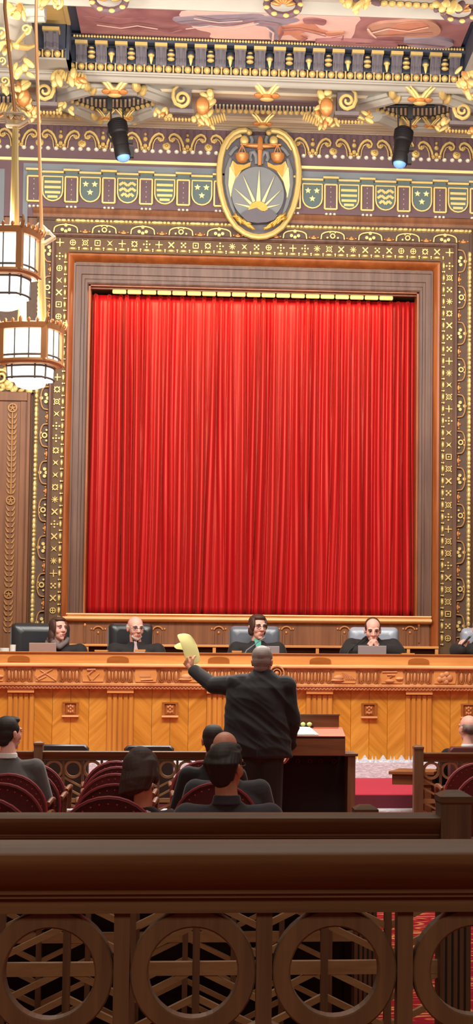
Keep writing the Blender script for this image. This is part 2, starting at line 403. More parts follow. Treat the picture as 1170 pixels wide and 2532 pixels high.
# ---- ornament on the bands
class Orn:
    def __init__(s, mb, o, U, V): s.mb = mb; s.o = Vector(o); s.U = Vector(U); s.V = Vector(V); s.N = Vector((0, -1, 0))
    def p(s, u, v, h=0): return s.o+s.U*u+s.V*v+s.N*h
    def _pr(s, poly, t, m):
        s.k = (getattr(s, 'k', 0)+1) % 23; t += s.k*.00035
        pts = [(p[0], p[1]) for p in poly]
        n = len(pts); b = [s.p(u, v) for u, v in pts]; tp = [s.p(u, v, t) for u, v in pts]
        s.mb.add(b+tp, [tuple(range(n, 2*n))]+[(i, (i+1) % n, (i+1) % n+n, i+n) for i in range(n)], m)
    def disc(s, u, v, r, t=.012, n=8, m=0, ru=1.0, rv=1.0):
        s._pr([(u+r*ru*math.cos(2*PI*i/n), v+r*rv*math.sin(2*PI*i/n)) for i in range(n)], t, m)
    def bead(s, u, v, ru, rv, h, n=8, m=0):
        b = [s.p(u+ru*math.cos(2*PI*i/n), v+rv*math.sin(2*PI*i/n)) for i in range(n)]
        c = [s.p(u+ru*.6*math.cos(2*PI*i/n), v+rv*.6*math.sin(2*PI*i/n), h*.8) for i in range(n)]
        s.mb.add(b+c+[s.p(u, v, h)], [(i, (i+1) % n, (i+1) % n+n, i+n) for i in range(n)]+[(i+n, (i+1) % n+n, 2*n) for i in range(n)], m, True)
    def ring(s, u, v, r0, r1, t=.012, n=12, m=0, a0=0, a1=2*PI):
        k = n
        for i in range(k):
            a = a0+(a1-a0)*i/k; b = a0+(a1-a0)*(i+1)/k
            s._pr([(u+r0*math.cos(a), v+r0*math.sin(a)), (u+r1*math.cos(a), v+r1*math.sin(a)), (u+r1*math.cos(b), v+r1*math.sin(b)), (u+r0*math.cos(b), v+r0*math.sin(b))], t, m)
    def bar(s, u0, v0, u1, v1, w, t=.012, m=0):
        d = math.hypot(u1-u0, v1-v0); a, b = (v1-v0)/d*w/2, -(u1-u0)/d*w/2
        s._pr([(u0+a, v0+b), (u1+a, v1+b), (u1-a, v1-b), (u0-a, v0-b)], t, m)
    def line(s, pts, w, t=.012, m=0):
        for a, b in zip(pts, pts[1:]): s.bar(a[0], a[1], b[0], b[1], w, t, m)
    def poly(s, pts, t=.012, m=0): s._pr(pts, t, m)
def motif(o, k, u, v, r):
    k %= 10
    if k == 0:
        for a in range(4): o.bar(u, v, u+r*math.cos(a*PI/2), v+r*math.sin(a*PI/2), r*.26)
        o.disc(u, v, r*.3)
    elif k == 1:
        for a in range(4): o.disc(u+r*.72*math.cos(a*PI/2+PI/4), v+r*.72*math.sin(a*PI/2+PI/4), r*.27)
        o.disc(u, v, r*.32)
    elif k == 2:
        for a in range(4): o.bar(u, v, u+r*1.1*math.cos(a*PI/2+PI/4), v+r*1.1*math.sin(a*PI/2+PI/4), r*.34)
    elif k == 3:
        o.disc(u, v, r*.26)
        for a in range(4): o.disc(u+r*.8*math.cos(a*PI/2), v+r*.8*math.sin(a*PI/2), r*.26)
    elif k == 4:
        o.ring(u, v, r*.45, r*.72); o.disc(u, v, r*.2)
        for a in range(4): o.disc(u+r*math.cos(a*PI/2+PI/4), v+r*math.sin(a*PI/2+PI/4), r*.2)
    elif k == 5:
        for a in range(4):
            c, d = a*PI/2+PI/4, (a+1)*PI/2+PI/4
            o.bar(u+r*math.cos(c), v+r*math.sin(c), u+r*math.cos(d), v+r*math.sin(d), r*.24)
        o.disc(u, v, r*.24)
    elif k == 6:
        for a in range(8): o.bar(u, v, u+r*.9*math.cos(a*PI/4), v+r*.9*math.sin(a*PI/4), r*.2)
    elif k == 7:
        for a in range(4):
            c, d = a*PI/2, (a+1)*PI/2
            o.bar(u+r*.8*math.cos(c), v+r*.8*math.sin(c), u+r*.8*math.cos(d), v+r*.8*math.sin(d), r*.24)
        for a in range(4): o.disc(u+r*.85*math.cos(a*PI/2+PI/4), v+r*.85*math.sin(a*PI/2+PI/4), r*.2)
    elif k == 8:
        o.poly([(u-r*.8, v+r*.8), (u, v+r*.2), (u+r*.8, v+r*.8), (u+r*.3, v), (u+r*.8, v-r*.8), (u, v-r*.2), (u-r*.8, v-r*.8), (u-r*.3, v)])
    else:
        o.ring(u, v, r*.62, r*.85)
        for a in range(4): o.bar(u, v, u+r*.7*math.cos(a*PI/2), v+r*.7*math.sin(a*PI/2), r*.2)
S_W = SC(UY(622, 1000, YW))
px2m = lambda d: d/S_W
# pattern band gilding: local u across the band (from its outer edge), v along
wp = RD[0]-RC[0]
def pat_side(mb, o, U, V, L, seed, skip=0):
    q = Orn(mb, o, U, V); pitch = px2m(29.8); n = int(L/pitch); pitch = L/n; rr = random.Random(seed)
    for i in range(n):
        v = (i+.5)*pitch
        motif(q, rr.randrange(10), wp*.40, v, wp*.27)
        q.bead(wp*.84, v, wp*.13, pitch*.34, .03)
        q.disc(wp*.80, v+pitch*.5, wp*.07, .02); q.disc(wp*.93, v+pitch*.5, wp*.05, .02)
mb = MB(); ZP0 = ZY(622, 1590, YW)
pat_side(mb, (RC[0], YW-.03, RC[2]-wp), (1, 0, 0), (0, 0, -1), RC[2]-wp-ZP0, 3)
pat_side(mb, (RC[1], YW-.03, RC[2]-wp), (-1, 0, 0), (0, 0, -1), RC[2]-wp-ZP0, 4)
pat_side(mb, (RC[0]+wp*.9, YW-.03, RC[2]), (0, 0, -1), (1, 0, 0), RC[1]-RC[0]-wp*1.8, 5)
q = Orn(mb, (RC[0], YW-.03, RC[2]), (1, 0, 0), (0, 0, -1)); motif(q, 0, wp*.4, wp*.42, wp*.3)
q = Orn(mb, (RC[1], YW-.03, RC[2]), (-1, 0, 0), (0, 0, -1)); motif(q, 0, wp*.4, wp*.42, wp*.3)
g = mb.build('gilding', M['gold'], band_pat)
# arcaded band: u across from outer edge
wa = RB[0]-RA[0]
def arc_side(mb, o, U, V, L, m_ring, n):
    q = Orn(mb, o, U, V); pitch = L/n
    for i in range(n):
        v = (i+.5)*pitch; r = pitch*.31
        pts = []
        for k in range(11):
            a = PI*k/10; pts.append((wa*.98-(wa*.40)*math.sin(a)**.7-(wa*.12 if 0 < k < 10 else 0), v+r*math.cos(a)))
        q.line(pts, .013, .028, m_ring)
        if i % 2: 
            q.ring(wa*.74, v, .018, .032, .02, 10, 0); q.disc(wa*.5, v-.03, .012, .02); q.disc(wa*.5, v+.03, .012, .02)
            q.disc(wa*.86, v+.06, .012, .02); q.disc(wa*.86, v-.06, .012, .02)
        else:
            for du, dv in ((-.04, 0), (.012, .04), (.012, -.04), (.03, 0)): q.disc(wa*.72+du, v+dv, .02, .02)
        # gap ornament
        q.bead(wa*.9, v+pitch*.5, .02, .045, .02, 8, 1); q.bead(wa*.78, v+pitch*.5, .012, .02, .02, 6, 1); q.bead(wa*.86, v+pitch*.5-.05, .014, .014, .02, 6, 1); q.bead(wa*.86, v+pitch*.5+.05, .014, .014, .02, 6, 1)
        for dv in (0, .5):   # outer bead row: two long, two short
            for e, ln in ((.06, .055), (.19, .055), (.32, .03), (.42, .03)):
                q.bead(.018+.012, v+pitch*(dv-.25+e), .026, ln if dv else ln*.8, .04, 8, 0)
mb = MB(); Ls = RA[2]-wa-ZP0
arc_side(mb, (RA[0], YW-.03, RA[2]-wa), (1, 0, 0), (0, 0, -1), Ls, 2, 11)
arc_side(mb, (RA[1], YW-.03, RA[2]-wa), (-1, 0, 0), (0, 0, -1), Ls, 2, 11)
arc_side(mb, (RA[0]+wa*.6, YW-.03, RA[2]), (0, 0, -1), (1, 0, 0), RA[1]-RA[0]-wa*1.2, 0, 11)
mb.build('gilding', [M['gold'], M['copper_gold'], M['relief_gold']], band_arc)

# ---- sill and wainscot below the curtain
mb = MB(); xa, xb = XY(156, 1530, YW), XY(1066, 1538, YW)
zt = SILL
mb.sweepx([(YW, zt), (YW-.05, zt), (YW-.055, zt-.015), (YW-.03, zt-.02), (YW-.03, zt-.03), (YW-.085, zt-.04), (YW-.10, zt-.06), (YW-.085, zt-.075), (YW-.03, zt-.085), (YW-.02, zt-.09), (YW, zt-.09)], xa, xb)
struct(mb.build('trim_7', M['highlit_wood'], bevel=.004))
mb = MB(); zb = ZY(622, 1600, YW)
mb.box(xa+.02, xb-.02, YW-.015, YW, FLOOR_J, zt-.09)
wains = struct(mb.build('trim_8', M['panel_wood']))
mb = MB()
q = None
for px in (243, 390, 541, 708, 852, 1014):
    c = UY(px, 1562, YW-.015); q = Orn(mb, c, (1, 0, 0), (0, 0, 1))
    r = .066
    q.ring(0, .0, r-.014, r, .02, 14, 0, .12*PI, .88*PI)
    q.bar(-r+.006, .01, -r+.006, -.2, .012, .012, 1); q.bar(r-.006, .01, r-.006, -.2, .012, .012, 1)
    q.bar(-.03, -.03, -.03, -.2, .016, .008, 1); q.bar(.03, -.03, .03, -.2, .016, .008, 1)
    q.bead(0, -.01, .016, .018, .02, 8, 0); q.bead(r+.012, .03, .013, .016, .02, 8, 0); q.bead(-r-.012, .03, .013, .016, .02, 8, 0)
for px in (210, 1036):
    c = UY(px, 1550, YW-.015); q = Orn(mb, c, (1, 0, 0), (0, 0, 1)); q.bead(0, .02, .02, .03, .03, 8, 0); q.bar(0, 0, 0, -.18, .018, .02, 1)
mb.build('niche_carving', [M['copper_gold'], M['panel_wood']], wains)

# ---- left pilaster with carved garland
pl = MB(); p0, p1 = XY(-120, 1300, YW), XY(71, 1300, YW); ptop = ZY(40, 972, YW)
pl.box(p0, p1, YW-.08, YW, FLOOR_J, ptop)
pl.box(p1-.035, p1, YW-.105, YW-.08, FLOOR_J, ptop); pl.box(p0, p1-.036, YW-.106, YW-.08, ptop-.1, ptop); pl.box(p1-.11, p1-.05, YW-.09, YW-.08, FLOOR_J, ptop-.1)
pil = struct(pl.build('trim_9', M['panel_wood'], bevel=.006))
mb = MB(); xg = XY(27, 1300, YW); q = Orn(mb, (xg, YW-.08, 0), (1, 0, 0), (0, 0, 1))
zt_, zb_ = ZY(30, 985, YW), ZY(20, 1590, YW)
z = zt_-.05; k = 0
seg = [ZY(30, 1011, YW), ZY(26, 1239, YW), ZY(20, 1470, YW)]
for zz in seg:
    q.ring(0, zz, .038, .053, .02, 14); q.bead(0, zz, .014, .014, .02)
    for a in range(5): q.bar(0, zz, .034*math.cos(a*2*PI/5+PI/2), zz+.034*math.sin(a*2*PI/5+PI/2), .012, .012)
for zz0, zz1 in ((seg[0], seg[1]), (seg[1], seg[2]), (seg[2], ZY(20, 1585, YW))):
    z = zz0-.085
    while z > zz1+.09:
        for sgn in (-1, 1):
            q.poly([(sgn*.006, z-.035), (sgn*.05, z+.028), (sgn*.05, z+.006), (sgn*.03, z-.03)], .014)
            if k % 3 == 0: q.bead(sgn*.038, z-.04, .008, .008, .01, 6)
        if zz0 == seg[0]: q.bar(0, z-.04, 0, z+.04, .012, .01)
        z -= .0605; k += 1
mb.build('garland', M['relief_gold'], pil)
# gilded capital over the pilaster and the ground behind the lanterns
cp = MB(); zc0, zc1 = ptop, ZY(30, 900, YW)
cp.box(p0, p1+.06, YW-.06, YW, zc0, ZY(30, 570, YW))
capital = struct(cp.build('trim_10', M['brown_relief']))
mb = MB(); rr = random.Random(5)
for i in range(60):
    x = p0+rr.random()*(p1+.05-p0); z = zc0+rr.random()**1.5*.34
    mb.ell((x, YW-.075, z+.02), (.03+rr.random()*.02, .02, .014+rr.random()*.03), roty(rr.random()*3), 8, 5)
for k in range(5):
    pts = []; cx_, cz_ = XY(4, 925, YW)-.02*k, ZY(4, 925, YW)+k*.0
    break
for (cx_, cz_, rr0) in ((XY(4, 935, YW), ZY(4, 935, YW), .09), (XY(60, 930, YW), ZY(60, 930, YW), .06)):
    mb.tube([(cx_+rr0*(1-t/30)*math.cos(t*.42), YW-.1, cz_+rr0*(1-t/30)*math.sin(t*.42)) for t in range(26)], .018, 6)
mb.build('acanthus', M['gold'], capital)

# ---- frieze with coats of arms
FX0, FX1 = XL+.01, XR-.01
def zx(px0, py0, px1, py1): return (ZY(px0, py0, YW)+ZY(px1, py1, YW))/2
z_a = zx(0, 313, 1170, 340)      # underside of the cornice
z_dots = zx(200, 372, 900, 391)
z_g1, z_g0 = zx(0, 391, 540, 408), zx(0, 398, 540, 415)
z_pb = ZY(300, 413, YW)          # bottom of purple under stripe
z_gb = ZY(300, 434, YW)          # bottom of grey band
z_sh_top, z_sh_bot = ZY(224, 443, YW), ZY(224, 503, YW)
z_pil_top = ZY(178, 424, YW)
z_f0 = RA[2]+.02
mb = MB()
mb.box(FX0, FX1, YW-.05, YW, z_f0-.02, z_a+.05, 0)
frieze = struct(mb.build('trim_11', M['band_purple']))
# flutes behind scrolls
mb = MB()
x = FX0+.05
xf0, xf1 = XY(-60, 350, YW), XY(1230, 380, YW)
x = xf0
while x < xf1:
    mb.box(x, x+.05, YW-.062, YW-.05, z_dots+.09, z_a); x += .075
mb.build('flutes', M['band_purple'], frieze)
mb = MB(); q = Orn(mb, (0, YW-.05, 0), (1, 0, 0), (0, 0, 1))
q.poly([(xf0, z_g0), (xf1, z_g0), (xf1, z_g1), (xf0, z_g1)], .03)
mb.build('gilt_fillet', M['pale_gold'], frieze)
mb = MB(); q = Orn(mb, (0, YW-.05, 0), (1, 0, 0), (0, 0, 1))
xg0 = XY(58, 470, YW)
q.poly([(xg0, z_gb), (xf1, z_gb), (xf1, z_pb), (xg0, z_pb)], .006)
q.poly([(xg0, ZY(60, 560, YW)), (xg0+px2m(12), ZY(60, 560, YW)), (xg0+px2m(12), z_pb), (xg0, z_pb)], .006)
q.poly([(XY(-60, 470, YW), ZY(0, 560, YW)), (XY(12, 470, YW), ZY(0, 560, YW)), (XY(12, 470, YW), ZY(0, 420, YW)), (XY(-60, 470, YW), ZY(0, 420, YW))], .006)
mb.build('grey_band', M['band_grey'], frieze)
# dots
mb = MB(); q = Orn(mb, (0, YW-.05, 0), (1, 0, 0), (0, 0, 1)); dp = px2m(19.7); x = xf0
while x < xf1: q.bead(x, z_dots, px2m(6), px2m(5.5), .03); x += dp
mb.build('pearl_row', M['cream'], frieze)
# scrolls
xs1 = XY(256, 350, YW); ps = (XY(464, 350, YW)-XY(256, 350, YW))/2
zmid = zx(256, 348, 922, 368)
u1 = px2m(1.0)
def scroll(mb, cx_, cz, s):
    for sg in (-1, 1):
        pts = [(8, -25), (11, -8), (17, 6), (24, 14), (33, 18), (41, 15), (45, 8), (43, 1), (37, -1), (33, 3), (35, 8)]
        rr = [3, 3.2, 3.6, 4, 4, 3.6, 3.2, 3, 3, 3.4, 4]
        mb.tube([(cx_+sg*a*s, YW-.075, cz+b*s) for a, b in pts], [a*s*.9 for a in rr], 6, 0, flat=.8)
        pts = [(17, -25), (19, -8), (24, 4), (31, 8)]
        mb.tube([(cx_+sg*a*s, YW-.068, cz+b*s) for a, b in pts], 1.5*s, 5, 0)
        mb.ell((cx_+sg*37*s, YW-.075, cz+4*s), (4.6*s, .03, 4.6*s), None, 8, 5)
        mb.ell((cx_+sg*8*s, YW-.075, cz-19*s), (6*s, .03, 4.5*s), roty(sg*-.7), 8, 5)
    for b, r in ((15, 4), (3, 6.2), (-14, 6)): mb.ell((cx_, YW-.075, cz+b*s), (r*s, .03, r*s), None, 8, 5)
    mb.ell((cx_, YW-.07, cz-23*s), (4*s, .03, 3*s), None, 8, 5)
mb = MB(); mb2 = MB()
for k in range(-3, 10):
    cx_ = xs1+k*ps
    scroll(mb, cx_, zmid, u1)
    q = Orn(mb2, (0, YW-.05, 0), (1, 0, 0), (0, 0, 1)); q.bead(cx_+ps/2, zmid-12*u1, 10*u1, 10*u1, .02, 12, 0); q.bead(cx_+ps/2, zmid-12*u1, 5*u1, 5*u1, .04, 10, 1)
mb.build('scrollwork', M['gold'], frieze); mb2.build('rosette', [M['gold'], M['old_gold']], frieze)
# shields and little pilasters
xsh = XY(224, 470, YW); psh = (XY(500, 470, YW)-XY(132, 470, YW))/4
kinds = {-1: 's', 0: 't', 1: 'c', 2: 's', 3: 't', 6: 't', 7: 's', 8: 'c', 9: 't', 10: 's', 4: 'c', 5: 'c'}
def shield_outline(w, h):
    pts = [(-w, h), (w, h), (w, -h*.2)]
    for i in range(1, 8):
        a = i/8*PI; pts.append((w*math.cos(a), -h*.2-h*.8*math.sin(a)))
    pts.append((-w, -h*.2)); return pts
zc_ = (z_sh_top+z_sh_bot)/2; hh = (z_sh_top-z_sh_bot)/2
for k, kd in kinds.items():
    if k in (4, 5): continue
    cx_ = xsh+k*psh
    sh = MB(); q = Orn(sh, (cx_, YW-.05, zc_), (1, 0, 0), (0, 0, 1))
    q.poly(shield_outline(hh*.80, hh), .02, 1)
    out = shield_outline(hh*.80, hh)
    q.line(out+[out[0]], px2m(3.2), .032, 0)
    w = hh*.66
    if kd == 's':
        for zz in (.55, .12, -.30, -.66):
            ww = w if zz > -.25 else w*(.93 if zz > -.5 else .62); q.bar(-ww, zz*hh, ww, zz*hh, px2m(6.2), .028, 0)
    elif kd == 'c':
        for zz in (.45, -.02, -.45):
            ww = w if zz > -.3 else w*.75
            q.line([(-ww, zz*hh), (-ww*.5, zz*hh+hh*.22), (0, zz*hh-hh*.05), (ww*.5, zz*hh+hh*.22), (ww, zz*hh)], px2m(6.5), .028, 0)
    else:
        for a, b in ((-.36, .45), (.36, .45), (0, -.22)):
            star = []
            for i in range(10):
                r_ = hh*(.27 if i % 2 == 0 else .12); star.append((a*hh+r_*math.cos(PI/2+i*PI/5), b*hh+r_*math.sin(PI/2+i*PI/5)))
            q.poly(star, .028, 2)
    sh.build('shield', [M['gold'], M['shield_green'], M['pale_gold']], frieze)
mb = MB(); q = Orn(mb, (0, YW-.05, 0), (1, 0, 0), (0, 0, 1))
for k in range(-2, 11):
    cx_ = xsh+(k+.5)*psh
    if 3.2 < k+.5 < 5.6 and abs(k+.5-4.5) < .5: continue
    w = px2m(15); b1 = z_sh_top-px2m(1); b0 = z_sh_bot-px2m(2)
    q.poly([(cx_-w-.02, z_pil_top-px2m(5)), (cx_+w+.02, z_pil_top-px2m(5)), (cx_+w+.02, z_pil_top), (cx_-w-.02, z_pil_top)], .07, 0)
    q.poly([(cx_-w, b1), (cx_+w, b1), (cx_+w, z_pil_top-px2m(5)), (cx_-w, z_pil_top-px2m(5))], .03, 2)
    q.poly([(cx_-w, b0), (cx_+w, b0), (cx_+w, b1), (cx_-w, b1)], .028, 1)
    q.line([(cx_-w, b0), (cx_+w, b0), (cx_+w, b1), (cx_-w, b1), (cx_-w, b0)], px2m(4), .045, 0)
    for i in range(5): q.bead(cx_, b0+(b1-b0)*(i+.5)/5, px2m(2), px2m(3), .045, 6, 3)
    for i in (-1, 0, 1): q.bead(cx_+i*px2m(10), b0-px2m(11), px2m(4.2), px2m(4.2), .03, 6, 3)
    # rail between pilasters
    q.poly([(cx_+w+.02, z_pil_top-px2m(10)), (cx_+psh-w-.02, z_pil_top-px2m(10)), (cx_+psh-w-.02, z_pil_top-px2m(5)), (cx_+w+.02, z_pil_top-px2m(5))], .05, 0)
    q.poly([(cx_+w, z_sh_top+.0), (cx_+psh-w, z_sh_top), (cx_+psh-w, z_pil_top-px2m(10)), (cx_+w, z_pil_top-px2m(10))], .02, 2)
mb.build('pilaster_row', [M['gold'], M['band_purple'], M['shield_green'], M['cream']], frieze)
# wood moulding between frieze and frame
mb = MB(); zq = ZY(622, 548, YW)
mb.sweepx([(YW-.05, z_f0+.10), (YW-.075, z_f0+.085), (YW-.08, z_f0+.05), (YW-.06, z_f0+.02), (YW-.06, z_f0-.015), (YW-.04, z_f0-.015), (YW-.04, z_f0+.10)], xg0+.12, FX1)
struct(mb.build('trim_12', M['panel_wood']))

# ================================================================== CURTAIN + LAMP STRIP
def curtain():
    xa, xb = OX0+.025, OX1-.025; z1 = HEAD-.066; z0 = SILL+.005
    rr = random.Random(21); N = 1500; NZ = 44; W = xb-xa
    K = 31; pl = []
    for k in range(K):
        c = (k+.5+rr.uniform(-.22, .22))/K
        pl.append(dict(c=c, A=rr.uniform(.10, .155), w=rr.uniform(.7, 1.35), d=rr.uniform(-.35, .35), ph=rr.uniform(0, 6.28), keep=rr.choice((1, 1, 1, .55, .3)), split=rr.random() < .45, so=rr.uniform(.28, .42)*rr.choice((-1, 1))))
    lob = lambda t: 0 if abs(t) >= 1 else (.5+.5*math.cos(PI*t))
    vs = []; fs = []
    for j in range(NZ+1):
        v = j/NZ; g = min(1, v*1.6)
        for i in range(N+1):
            u = i/N; k0 = int(u*K); y = 0
            for k in range(max(0, k0-2), min(K, k0+3)):
                p = pl[k]
                c = p['c']+p['d']/K*v*v+.10/K*math.sin(4*v+p['ph'])*v
                w = (.17+.20*g**.7*p['w'])/K
                A = p['A']*(1-v*(1-p['keep'])*.8)*(.85+.15*math.sin(3*v+p['ph']))
                t = (u-c)/w
                # soft flat-topped pleat, leaning a little
                y = min(y, -A*(1-(1-lob(t))**1.7))
                for sg in (-1, 1):
                    y += .10*(1-v*(1-p['keep']))*lob((t-sg*1.12)/.26)
                if p['split'] and v > .12:
                    t2 = (u-c-p['so']/K)/(.16/K); y -= .03*min(1, (v-.12)*3)*lob(t2)
                # shallow bulge between pleats
                t3 = (u-c-.5/K)/(.30/K); y -= .022*lob(t3)*(.6+.4*math.sin(p['ph']*2+2*v))
            y += .03*math.sin(u*11+1.3)*v+.02*math.sin(u*29+.4+v)*v
            y += .004*math.sin(u*420+6*v)*v
            if v < .03: y = y*(.55+.45*v/.03)
            # left and right leading edges lean inwards
            vs.append((xa+W*u, YW+.27+y, z1+(z0-z1)*v))
    for j in range(NZ):
        for i in range(N):
            a = j*(N+1)+i; fs.append((a, a+1, a+N+2, a+N+1))
    mb = MB(); mb.add(vs, fs, 0, True); return mb
cur = curtain().build('curtain', M['curtain_red'], angle=180)
sm = cur.modifiers.new('thick', 'SOLIDIFY'); sm.thickness = .006
tag(cur, 'tall pleated red velvet curtain filling the carved wooden frame', 'curtain')
st = thing('lamp_strip', 'row of warm lamps along the top of the red curtain', 'lamp', ((OX0+OX1)/2, YW+.06, HEAD-.02))
xa, xb = XY(276, 712, YW)-(OX0+OX1)/2, XY(975, 732, YW)-(OX0+OX1)/2
MB().box(OX0+.02-(OX0+OX1)/2, OX1-.02-(OX0+OX1)/2, .0, .06, -.012, .005).build('housing', M['panel_wood'], st)
nl = 19
for i in range(nl):
    a = xa+(xb-xa)*(i+.04)/nl; b = xa+(xb-xa)*(i+.96)/nl
    MB().box(a, b, -.0, .05, -.058, -.012).build('lamp', M['strip_lamp'], st, bevel=.012)

# ================================================================== SEAL
YS = YW-.12
def sp(zx_, zy_): return (XY(530+zx_/5.318, 310+zy_/5.318, YS), ZY(530+zx_/5.318, 310+zy_/5.318, YS))
sc0 = sp(590, 770)
seal = thing('wall_emblem', 'gold rimmed oval emblem with scales and rising sun above the red curtain', 'emblem', (sc0[0], YS, sc0[1]))
L = lambda x, y: (sp(x, y)[0]-sc0[0], sp(x, y)[1]-sc0[1])
def lpoly(mb, pts, h0, h1, m=0):
    P = [L(*p) for p in pts]; n = len(P)
    mb.add([(p[0], -h0, p[1]) for p in P]+[(p[0], -h1, p[1]) for p in P], [tuple(range(n)), tuple(range(n, 2*n))]+[(i, (i+1) % n, (i+1) % n+n, i+n) for i in range(n)], m)
left = [(470, 95), (410, 72), (330, 80), (250, 120), (180, 190), (120, 300), (85, 430), (65, 600), (70, 760), (95, 920), (140, 1080), (200, 1210), (290, 1340), (400, 1420), (500, 1460), (585, 1470)]
mir = lambda p: (2*588-p[0], p[1]+ (0.02*(588-p[0])))
outl = left + [mir(p) for p in reversed(left[:-1])]
mb = MB(); lpoly(mb, outl+[(700, 140), (590, 128), (480, 140)][::1], -.10, .0, 0)
mb.build('backing', M['slate_dark'], seal)
mb = MB()
mb.tube([(L(*p)[0], -.02, L(*p)[1]) for p in outl], [.022]+[.036]*(len(outl)-2)+[.022], 8)
inner = [(355, 140), (280, 170), (215, 235), (160, 330)]
for fn in (lambda p: p, mir):
    mb.tube([(L(*fn(p))[0], -.04, L(*fn(p))[1]) for p in inner], [.02, .022, .018, .01], 6)
    c = L(*fn((395, 215))); mb.ell((c[0], -.05, c[1]), (.05, .03, .06), None, 10, 6)
    c = L(*fn((460, 105))); mb.ell((c[0], -.04, c[1]), (.035, .03, .035), None, 10, 6)
mb.build('rim', M['gold'], seal)
mb = MB()
for fn in (lambda p: p, mir):       # inner grey strap inside the rim
    path = [(215, 440), (170, 600), (165, 760), (190, 920), (230, 1060), (280, 1190)]
    mb.tube([(L(*fn(p))[0], -.02, L(*fn(p))[1]) for p in path], [.02, .03, .03, .028, .024, .015], 8)
    path = [(560, 520), (555, 420), (520, 360), (480, 370), (465, 430), (490, 480)]
    mb.tube([(L(*fn(p))[0], -.02, L(*fn(p))[1]) for p in path], [.03, .03, .03, .028, .025, .02], 8)
    path = [(300, 290), (250, 330), (200, 400)]; mb.tube([(L(*fn(p))[0], -.02, L(*fn(p))[1]) for p in path], .025, 8)
    path = [(480, 150), (500, 200), (490, 250)]; mb.tube([(L(*fn(p))[0], -.02, L(*fn(p))[1]) for p in path], .022, 8)
mb.build('strapwork', M['slate'], seal)
mb = MB()
for fn, k in ((lambda p: p, 0), (mir, 1)):    # folded gold drapery either side
    lpoly(mb, [fn(p) for p in [(240, 470), (300, 520), (390, 530), (480, 490), (470, 545), (360, 600), (270, 740), (225, 900), (240, 1090), (195, 950), (180, 760), (200, 580)]], .0, .03, 0)
    lpoly(mb, [fn(p) for p in [(250, 480), (300, 525), (390, 535), (475, 495), (460, 545), (330, 620), (280, 680)]], .03, .045, 1)
    lpoly(mb, [fn(p) for p in [(200, 560), (215, 570), (280, 690), (235, 850), (215, 960), (185, 800)]], .03, .05, 2)
mb.build('drapery', [M['gold'], M['old_gold'], M['pale_gold']], seal)
mb = MB(); c = L(572, 920); cw = L(915, 920)[0]-c[0]; chh = L(572, 560)[1]-c[1]
n = 40; P = [(c[0]+cw*math.cos(2*PI*i/n), c[1]+chh*math.sin(2*PI*i/n)) for i in range(n)]
mb.add([(p[0], -.03, p[1]) for p in P]+[(p[0], -.06, p[1]) for p in P], [tuple(range(n, 2*n))]+[(i, (i+1) % n, (i+1) % n+n, i+n) for i in range(n)], 0)
mb.build('disc', M['slate'], seal)
mb = MB()
for tip, b0, b1 in (((590, 600), (548, 1020), (606, 1020)), ((370, 665), (505, 1035), (537, 1015)), ((795, 675), (622, 1020), (655, 1040)), ((262, 845), (470, 1065), (495, 1040)), ((882, 865), (665, 1055), (685, 1075)), ((265, 1045), (455, 1105), (465, 1080)), ((870, 1060), (680, 1090), (685, 1115))):
    lpoly(mb, [tip, (b0[0], b0[1]), (b1[0], b1[1])], .055, .085, 0)
mb.build('sun_rays', M['pale_gold'], seal)
mb = MB(); sun = [(575+130*math.cos(PI*i/16), 1150-130*math.sin(PI*i/16)) for i in range(17)]
lpoly(mb, sun, .06, .09, 0); mb.build('sun', M['old_gold'], seal)
mb = MB(); lpoly(mb, [(340, 1200), (410, 1150), (500, 1125), (555, 1110), (600, 1140), (640, 1165), (720, 1120), (770, 1165), (830, 1210), (780, 1270), (690, 1300), (560, 1310), (430, 1290)], .06, .11, 0)
mb.build('hills', M['slate_dark'], seal)
for sgn in (0, 1):
    mb = MB(); rr = random.Random(3+sgn)
    for i in range(34):
        t = rr.random(); a = (270+230*t, 1230+150*t); p = (a[0]+rr.uniform(-10, 10), a[1]+rr.uniform(-45, 20)*(1.1-t*.6))
        if sgn: p = mir(p)
        c = L(*p); mb.ell((c[0], -.10, c[1]), (.045, .018, .014), roty((.6 if sgn == 0 else -.6)+rr.uniform(-.5, .5)), 8, 5)
    mb.build('wheat_sheaf', M['old_gold'], seal)
mb = MB()
a, b = L(345, 268), L(875, 275); mb.tube([(a[0], -.07, a[1]), (b[0], -.07, b[1])], .012, 8)
c0 = L(600, 290); mb.ell((c0[0], -.07, c0[1]), (.19, .025, .028), None, 12, 6)
t0, t1 = L(600, 330), L(596, 545); mb.tube([(t0[0], -.06, t0[1]), (t1[0], -.06, t1[1])], [.03, .022], 8)
t0, t1 = L(603, 215), L(600, 345); mb.tube([(t0[0], -.075, t0[1]), (t1[0], -.075, t1[1])], [.03, .04], 8)
c = L(603, 215); mb.ell((c[0], -.075, c[1]), (.032, .03, .05), None, 8, 6)
for cx_ in (365, 830):
    h = L(cx_, 275); pl_, pr_ = L(cx_-55, 405), L(cx_+55, 405); pc = L(cx_, 410)
    mb.tube([(h[0], -.08, h[1]), (pl_[0], -.08, pl_[1])], .007, 6); mb.tube([(h[0], -.08, h[1]), (pr_[0], -.08, pr_[1])], .007, 6); mb.tube([(h[0], -.08, h[1]), (pc[0], -.08, pc[1])], .005, 6)
    mb.lathe([(.005, -.13*.8), (.05, -.09), (.075, -.05), (.08, -.02), (.078, -.0)], (pc[0], -.08, pc[1]+.01), None, 14)
mb.build('scales', M['copper_gold'], seal)
